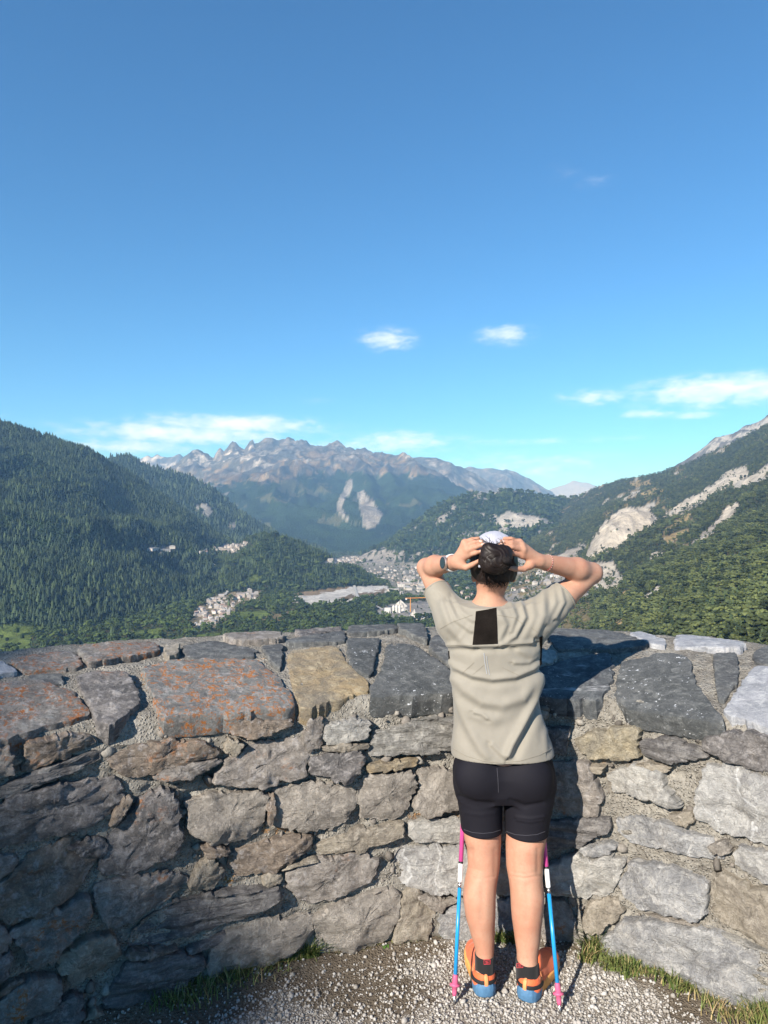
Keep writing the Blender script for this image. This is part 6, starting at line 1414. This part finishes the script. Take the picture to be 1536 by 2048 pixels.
axR = W_R - E_R; bc = E_R + axR * .86; axr = axR / np.linalg.norm(axR); u = np.cross(axr, [0, 0, 1.]); u /= np.linalg.norm(u); v = np.cross(axr, u)
br = mesh_np('bracelet', *tube([bc + .0295 * (u * math.cos(a) + v * math.sin(a)) + axr * .003 * math.sin(a) for a in np.linspace(0, 6.283, 40)], .0013, 6, False), plain('red_cord', (.30, .06, .06), .7, .2, .3, 300.), True, person, ORG)
Gb = []
for k in range(22):
    a = 6.283 * k / 22; q = bc + .0305 * (u * math.cos(a) + v * math.sin(a)); Gb.append((np.array(I1[0]) * .0019 + q, [tuple(f) for f in I1[1]]))
mesh_np('bead', *join(*Gb), plain('pale_bead', (.55, .42, .36), .4, .5, .3, 300.), True, br, ORG)

# ---- socks and shoes
def sock(rows, ztop, zlo, name_px):
    S = Field((.25, 2.45, .02), (.68, 2.72, .20), .003); S.loft(infl(leg_rows(rows), .0035), 0, 2.0, zlo, ztop); v_, q_ = S.mesh(); v_ = smooth_mesh(v_, q_, 1)
    o = mesh_np('sock', v_, q_, M_SOCK, True, person, ORG); b = bvh_of(v_, q_); x, y = name_px
    strip_on('sock_logo', b, [(x - 6, y - 4), (x + 6, y - 4.5), (x + 6, y + 4), (x - 6, y + 4.5)], .0011, M_RED, o, .0006, True, ORG, 1.0)
    strip_on('sock_logo', b, [(x + 3, y - 2), (x - 3, y - 1.5), (x - 2.5, y), (x + 2.5, y + .5), (x + 3, y + 1.8), (x - 3, y + 2.2)], .0009, M_RED, o, .0006, False, ORG, .8)
sock(LEGL, .128, .05, (974, 1924)); sock(LEGR, .115, .045, (1040, 1931))
def shoe(x0, y0, ang_, label):
    dx, dy = math.sin(ang_), math.cos(ang_); M_ = lambda p: np.stack([x0 + p[:, 0] * dx + p[:, 1] * dy, y0 + p[:, 0] * dy - p[:, 1] * dx, p[:, 2]], -1)   # local: along the foot, to its right, up
    U = Field((-.03, -.07, .015), (.31, .07, .15), .003)
    U.cone((.036, 0, .045), (.034, 0, .054), .041, .036, .01); U.cone((.05, 0, .050), (.17, 0, .045), .039, .038, .02); U.ell((.205, .002, .045), (.072, .045, .032), .02); U.cone((.085, 0, .098), (.18, 0, .062), .030, .028, .02); U.cone((.07, 0, .105), (.082, 0, .125), .030, .028, .012)
    U.cut(lambda x, y, z: .026 - z + 0 * x + 0 * y); U.cone((.044, 0, .085), (.036, 0, .20), .033, .038, .004, 'd'); U.ell((.03, -.03, .112), (.035, .02, .026), .006, 'd'); U.ell((.03, .03, .112), (.035, .02, .026), .006, 'd')
    v_, q_ = U.mesh(); v_ = smooth_mesh(v_, q_, 2); w_ = M_(v_); n_ = normals(w_, q_)
    if (n_ * (w_ - w_.mean(0))).sum() < 0: q_ = q_[:, ::-1]
    e = mesh_np('shoe', w_, q_, M_ORANGE_S, True, person, ORG); e['label'] = label; b = bvh_of(w_, q_)
    # sole
    ll = np.array([-.006, .0, .012, .04, .09, .14, .19, .23, .26, .279, .284]); hw = np.array([.012, .026, .036, .042, .039, .043, .048, .045, .034, .016, .006]); up = np.linspace(0, 1, 50)
    li = np.interp(up, np.linspace(0, 1, len(ll)), ll); wi = np.interp(li, ll, hw); pl = np.vstack([np.stack([li, wi], -1), np.stack([li, -wi], -1)[::-1]]); c_ = pl.mean(0); n = len(pl); V = []; Fc = []
    lev = [(.0, .95), (.004, .985), (.009, 1.0), (.020, 1.02), (.032, 1.0), (.040, .96), (.040, .5)]
    for z, s in lev:
        for (a, bb) in pl: V.append((c_[0] + (a - c_[0]) * s, bb * s, z + (.012 * max(0, (a - .2) / .08) ** 2 if a > .2 else 0) + (.010 * max(0, (.03 - a) / .03) ** 2 if z > .015 and a < .03 else 0)))
    for j in range(len(lev) - 1):
        for i in range(n): Fc.append((j * n + i, j * n + (i + 1) % n, (j + 1) * n + (i + 1) % n, (j + 1) * n + i))
    Fc.append(tuple(range(n))[::-1]); Vl = np.array(V)
    so = mesh_np('sole', M_(Vl), Fc, M_YELF, True, e, None); so.data.materials.append(M_BLUEF); so.data.materials.append(M_BLKR); so.location = -Vector(ORG)
    for p in so.data.polygons:
        cc = Vl[list(p.vertices)].mean(0); p.material_index = 2 if cc[2] < .006 else (1 if cc[0] < .058 else 0)
    # black heel wings, pale heel strap, lace loop
    def loc_strip(nm, pts, w, mat, off=.0008):
        H_ = []
        for (a, s, z) in pts:
            st = Vector((x0 + a * dx + s * dy, y0 + a * dy - s * dx, z)); ce = Vector((x0 + .05 * dx, y0 + .05 * dy, z)); d_ = (ce - st).normalized(); L_, N2, _, _ = b.ray_cast(st, d_)
            if L_ is not None: H_.append((np.array(L_), np.array(N2)))
        V = []; Fc = []
        for i, (L_, N2) in enumerate(H_):
            nn = N2 if N2 @ (L_ - np.array([x0 + .05 * dx, y0 + .05 * dy, L_[2]])) > 0 else -N2
            d_ = H_[min(i + 1, len(H_) - 1)][0] - H_[max(i - 1, 0)][0]; d_ /= np.linalg.norm(d_) + 1e-9; s = np.cross(d_, nn); V += [L_ - s * w + nn * off, L_ + nn * (off + .0022), L_ + s * w + nn * off]
        for i in range(len(H_) - 1):
            for k in (0, 1): Fc.append((3 * i + k, 3 * i + k + 1, 3 * i + k + 4, 3 * i + k + 3))
        if Fc: mesh_np(nm, np.array(V), Fc, mat, True, e, None).location = -Vector(ORG)
    for s in (-1, 1): loc_strip('heel_panel', [(-.02 + .10 * k / 8 * 1.0, s * (.010 + .075 * k / 8), .056 - .004 * k / 8) for k in range(9)], .0075, M_BLKR, .003)
    loc_strip('heel_strap', [(-.1, 0, .046 + .042 * k / 8) for k in range(9)], .0065, M_ORL, .0042)
    for s in (-1, 1): loc_strip('side_overlay', [(.02 + .12 * k / 8, s * .12, .070 + .012 * math.sin(k)) for k in range(9)], .003, M_ORL, .0010)
shoe(.367, 2.552, math.radians(-2), 'orange trail shoe with blue heel sole, left foot'); shoe(.503, 2.530, math.radians(33), 'orange trail shoe with blue heel sole, turned out to the right')

# ================================================================== walking poles
M_PINK = plain('pink_lacquer', (.55, .07, .27), .35, .5, .04, 40.); M_PBLUE = plain('blue_lacquer', (.015, .26, .58), .3, .5, .03, 40.); M_PWHITE = plain('white_lacquer', (.74, .74, .74), .4, .4, .04, 60.); M_STEEL = plain('bare_aluminium', (.55, .55, .56), .3, .5, .05, 60., 0, 1.0)
M_BASKET = plain('pink_plastic', (.52, .10, .20), .5, .4, .06, 50.); M_GRIPB = plain('black_foam_grip', (.02, .02, .02), .8, .2, .2, 150.); M_PBLACK = plain('black_band', (.015, .015, .018), .4, .4, .02, 50.)
def pole(tip, top, L, label, seed):
    tip = np.array(tip, float); top = np.array(top, float); ax = (top - tip) / np.linalg.norm(top - tip); at = lambda d: tip + ax * d
    e = empty('walking_pole', tuple(tip)); tag(e, label, 'walking pole', 'walking poles leaning on the wall')
    o = lambda nm, pts, r, m, n=14: mesh_np(nm, *tube(pts, r, n), m, True, e, tip)
    o('tip', [at(-.006), at(.004), at(.03)], [.0022, .0035, .0065], M_STEEL); o('basket', [at(.02), at(.030), at(.050), at(.052), at(.058), at(.060), at(.085), at(.088)], [.0065, .0085, .0100, .019, .019, .0105, .0095, .0072], M_BASKET)
    o('lower_shaft', [at(.088), at(.368)], .0072, M_PBLUE); o('inner_tube', [at(.368), at(.388)], .0058, M_STEEL)
    w = o('white_section', [at(.388), at(.391), at(.448), at(.451)], [.0075, .0086, .0086, .0078], M_PWHITE)
    for k in range(5): mesh_np('band', *tube([at(.396 + .010 * k), at(.400 + .010 * k)], .0089, 14), M_PBLACK if k % 2 == 0 else M_PBLUE, True, w, None).location = -Vector(tip) if False else (0, 0, 0)
    o('black_ring', [at(.451), at(.458)], .0089, M_PBLACK); o('upper_shaft', [at(.458), at(.98)], .0084, M_PINK)
    o('grip', [at(.98), at(.99), at(1.03), at(1.07), at(1.10), at(L - .005), at(L)], [.010, .015, .0155, .014, .016, .018, .010], M_GRIPB)
    wr = [at(L - .02) + .0 * ax + np.array([.03 * math.sin(a) * .8, .0 + .012 * math.cos(a), -.05 + .05 * math.cos(a)]) for a in np.linspace(0, 6.283, 24)]
    o('wrist_strap', wr, .003, M_PBLACK, 6)
    return e
pole((.2485, 2.518, .006), (.345, 2.865, 1.06), 1.14, 'walking pole with blue lower and pink upper shaft left of the legs', 1)
pole((.6125, 2.47, .006), (.585, 2.86, 1.06), 1.14, 'walking pole with blue lower and pink upper shaft right of the legs', 2)
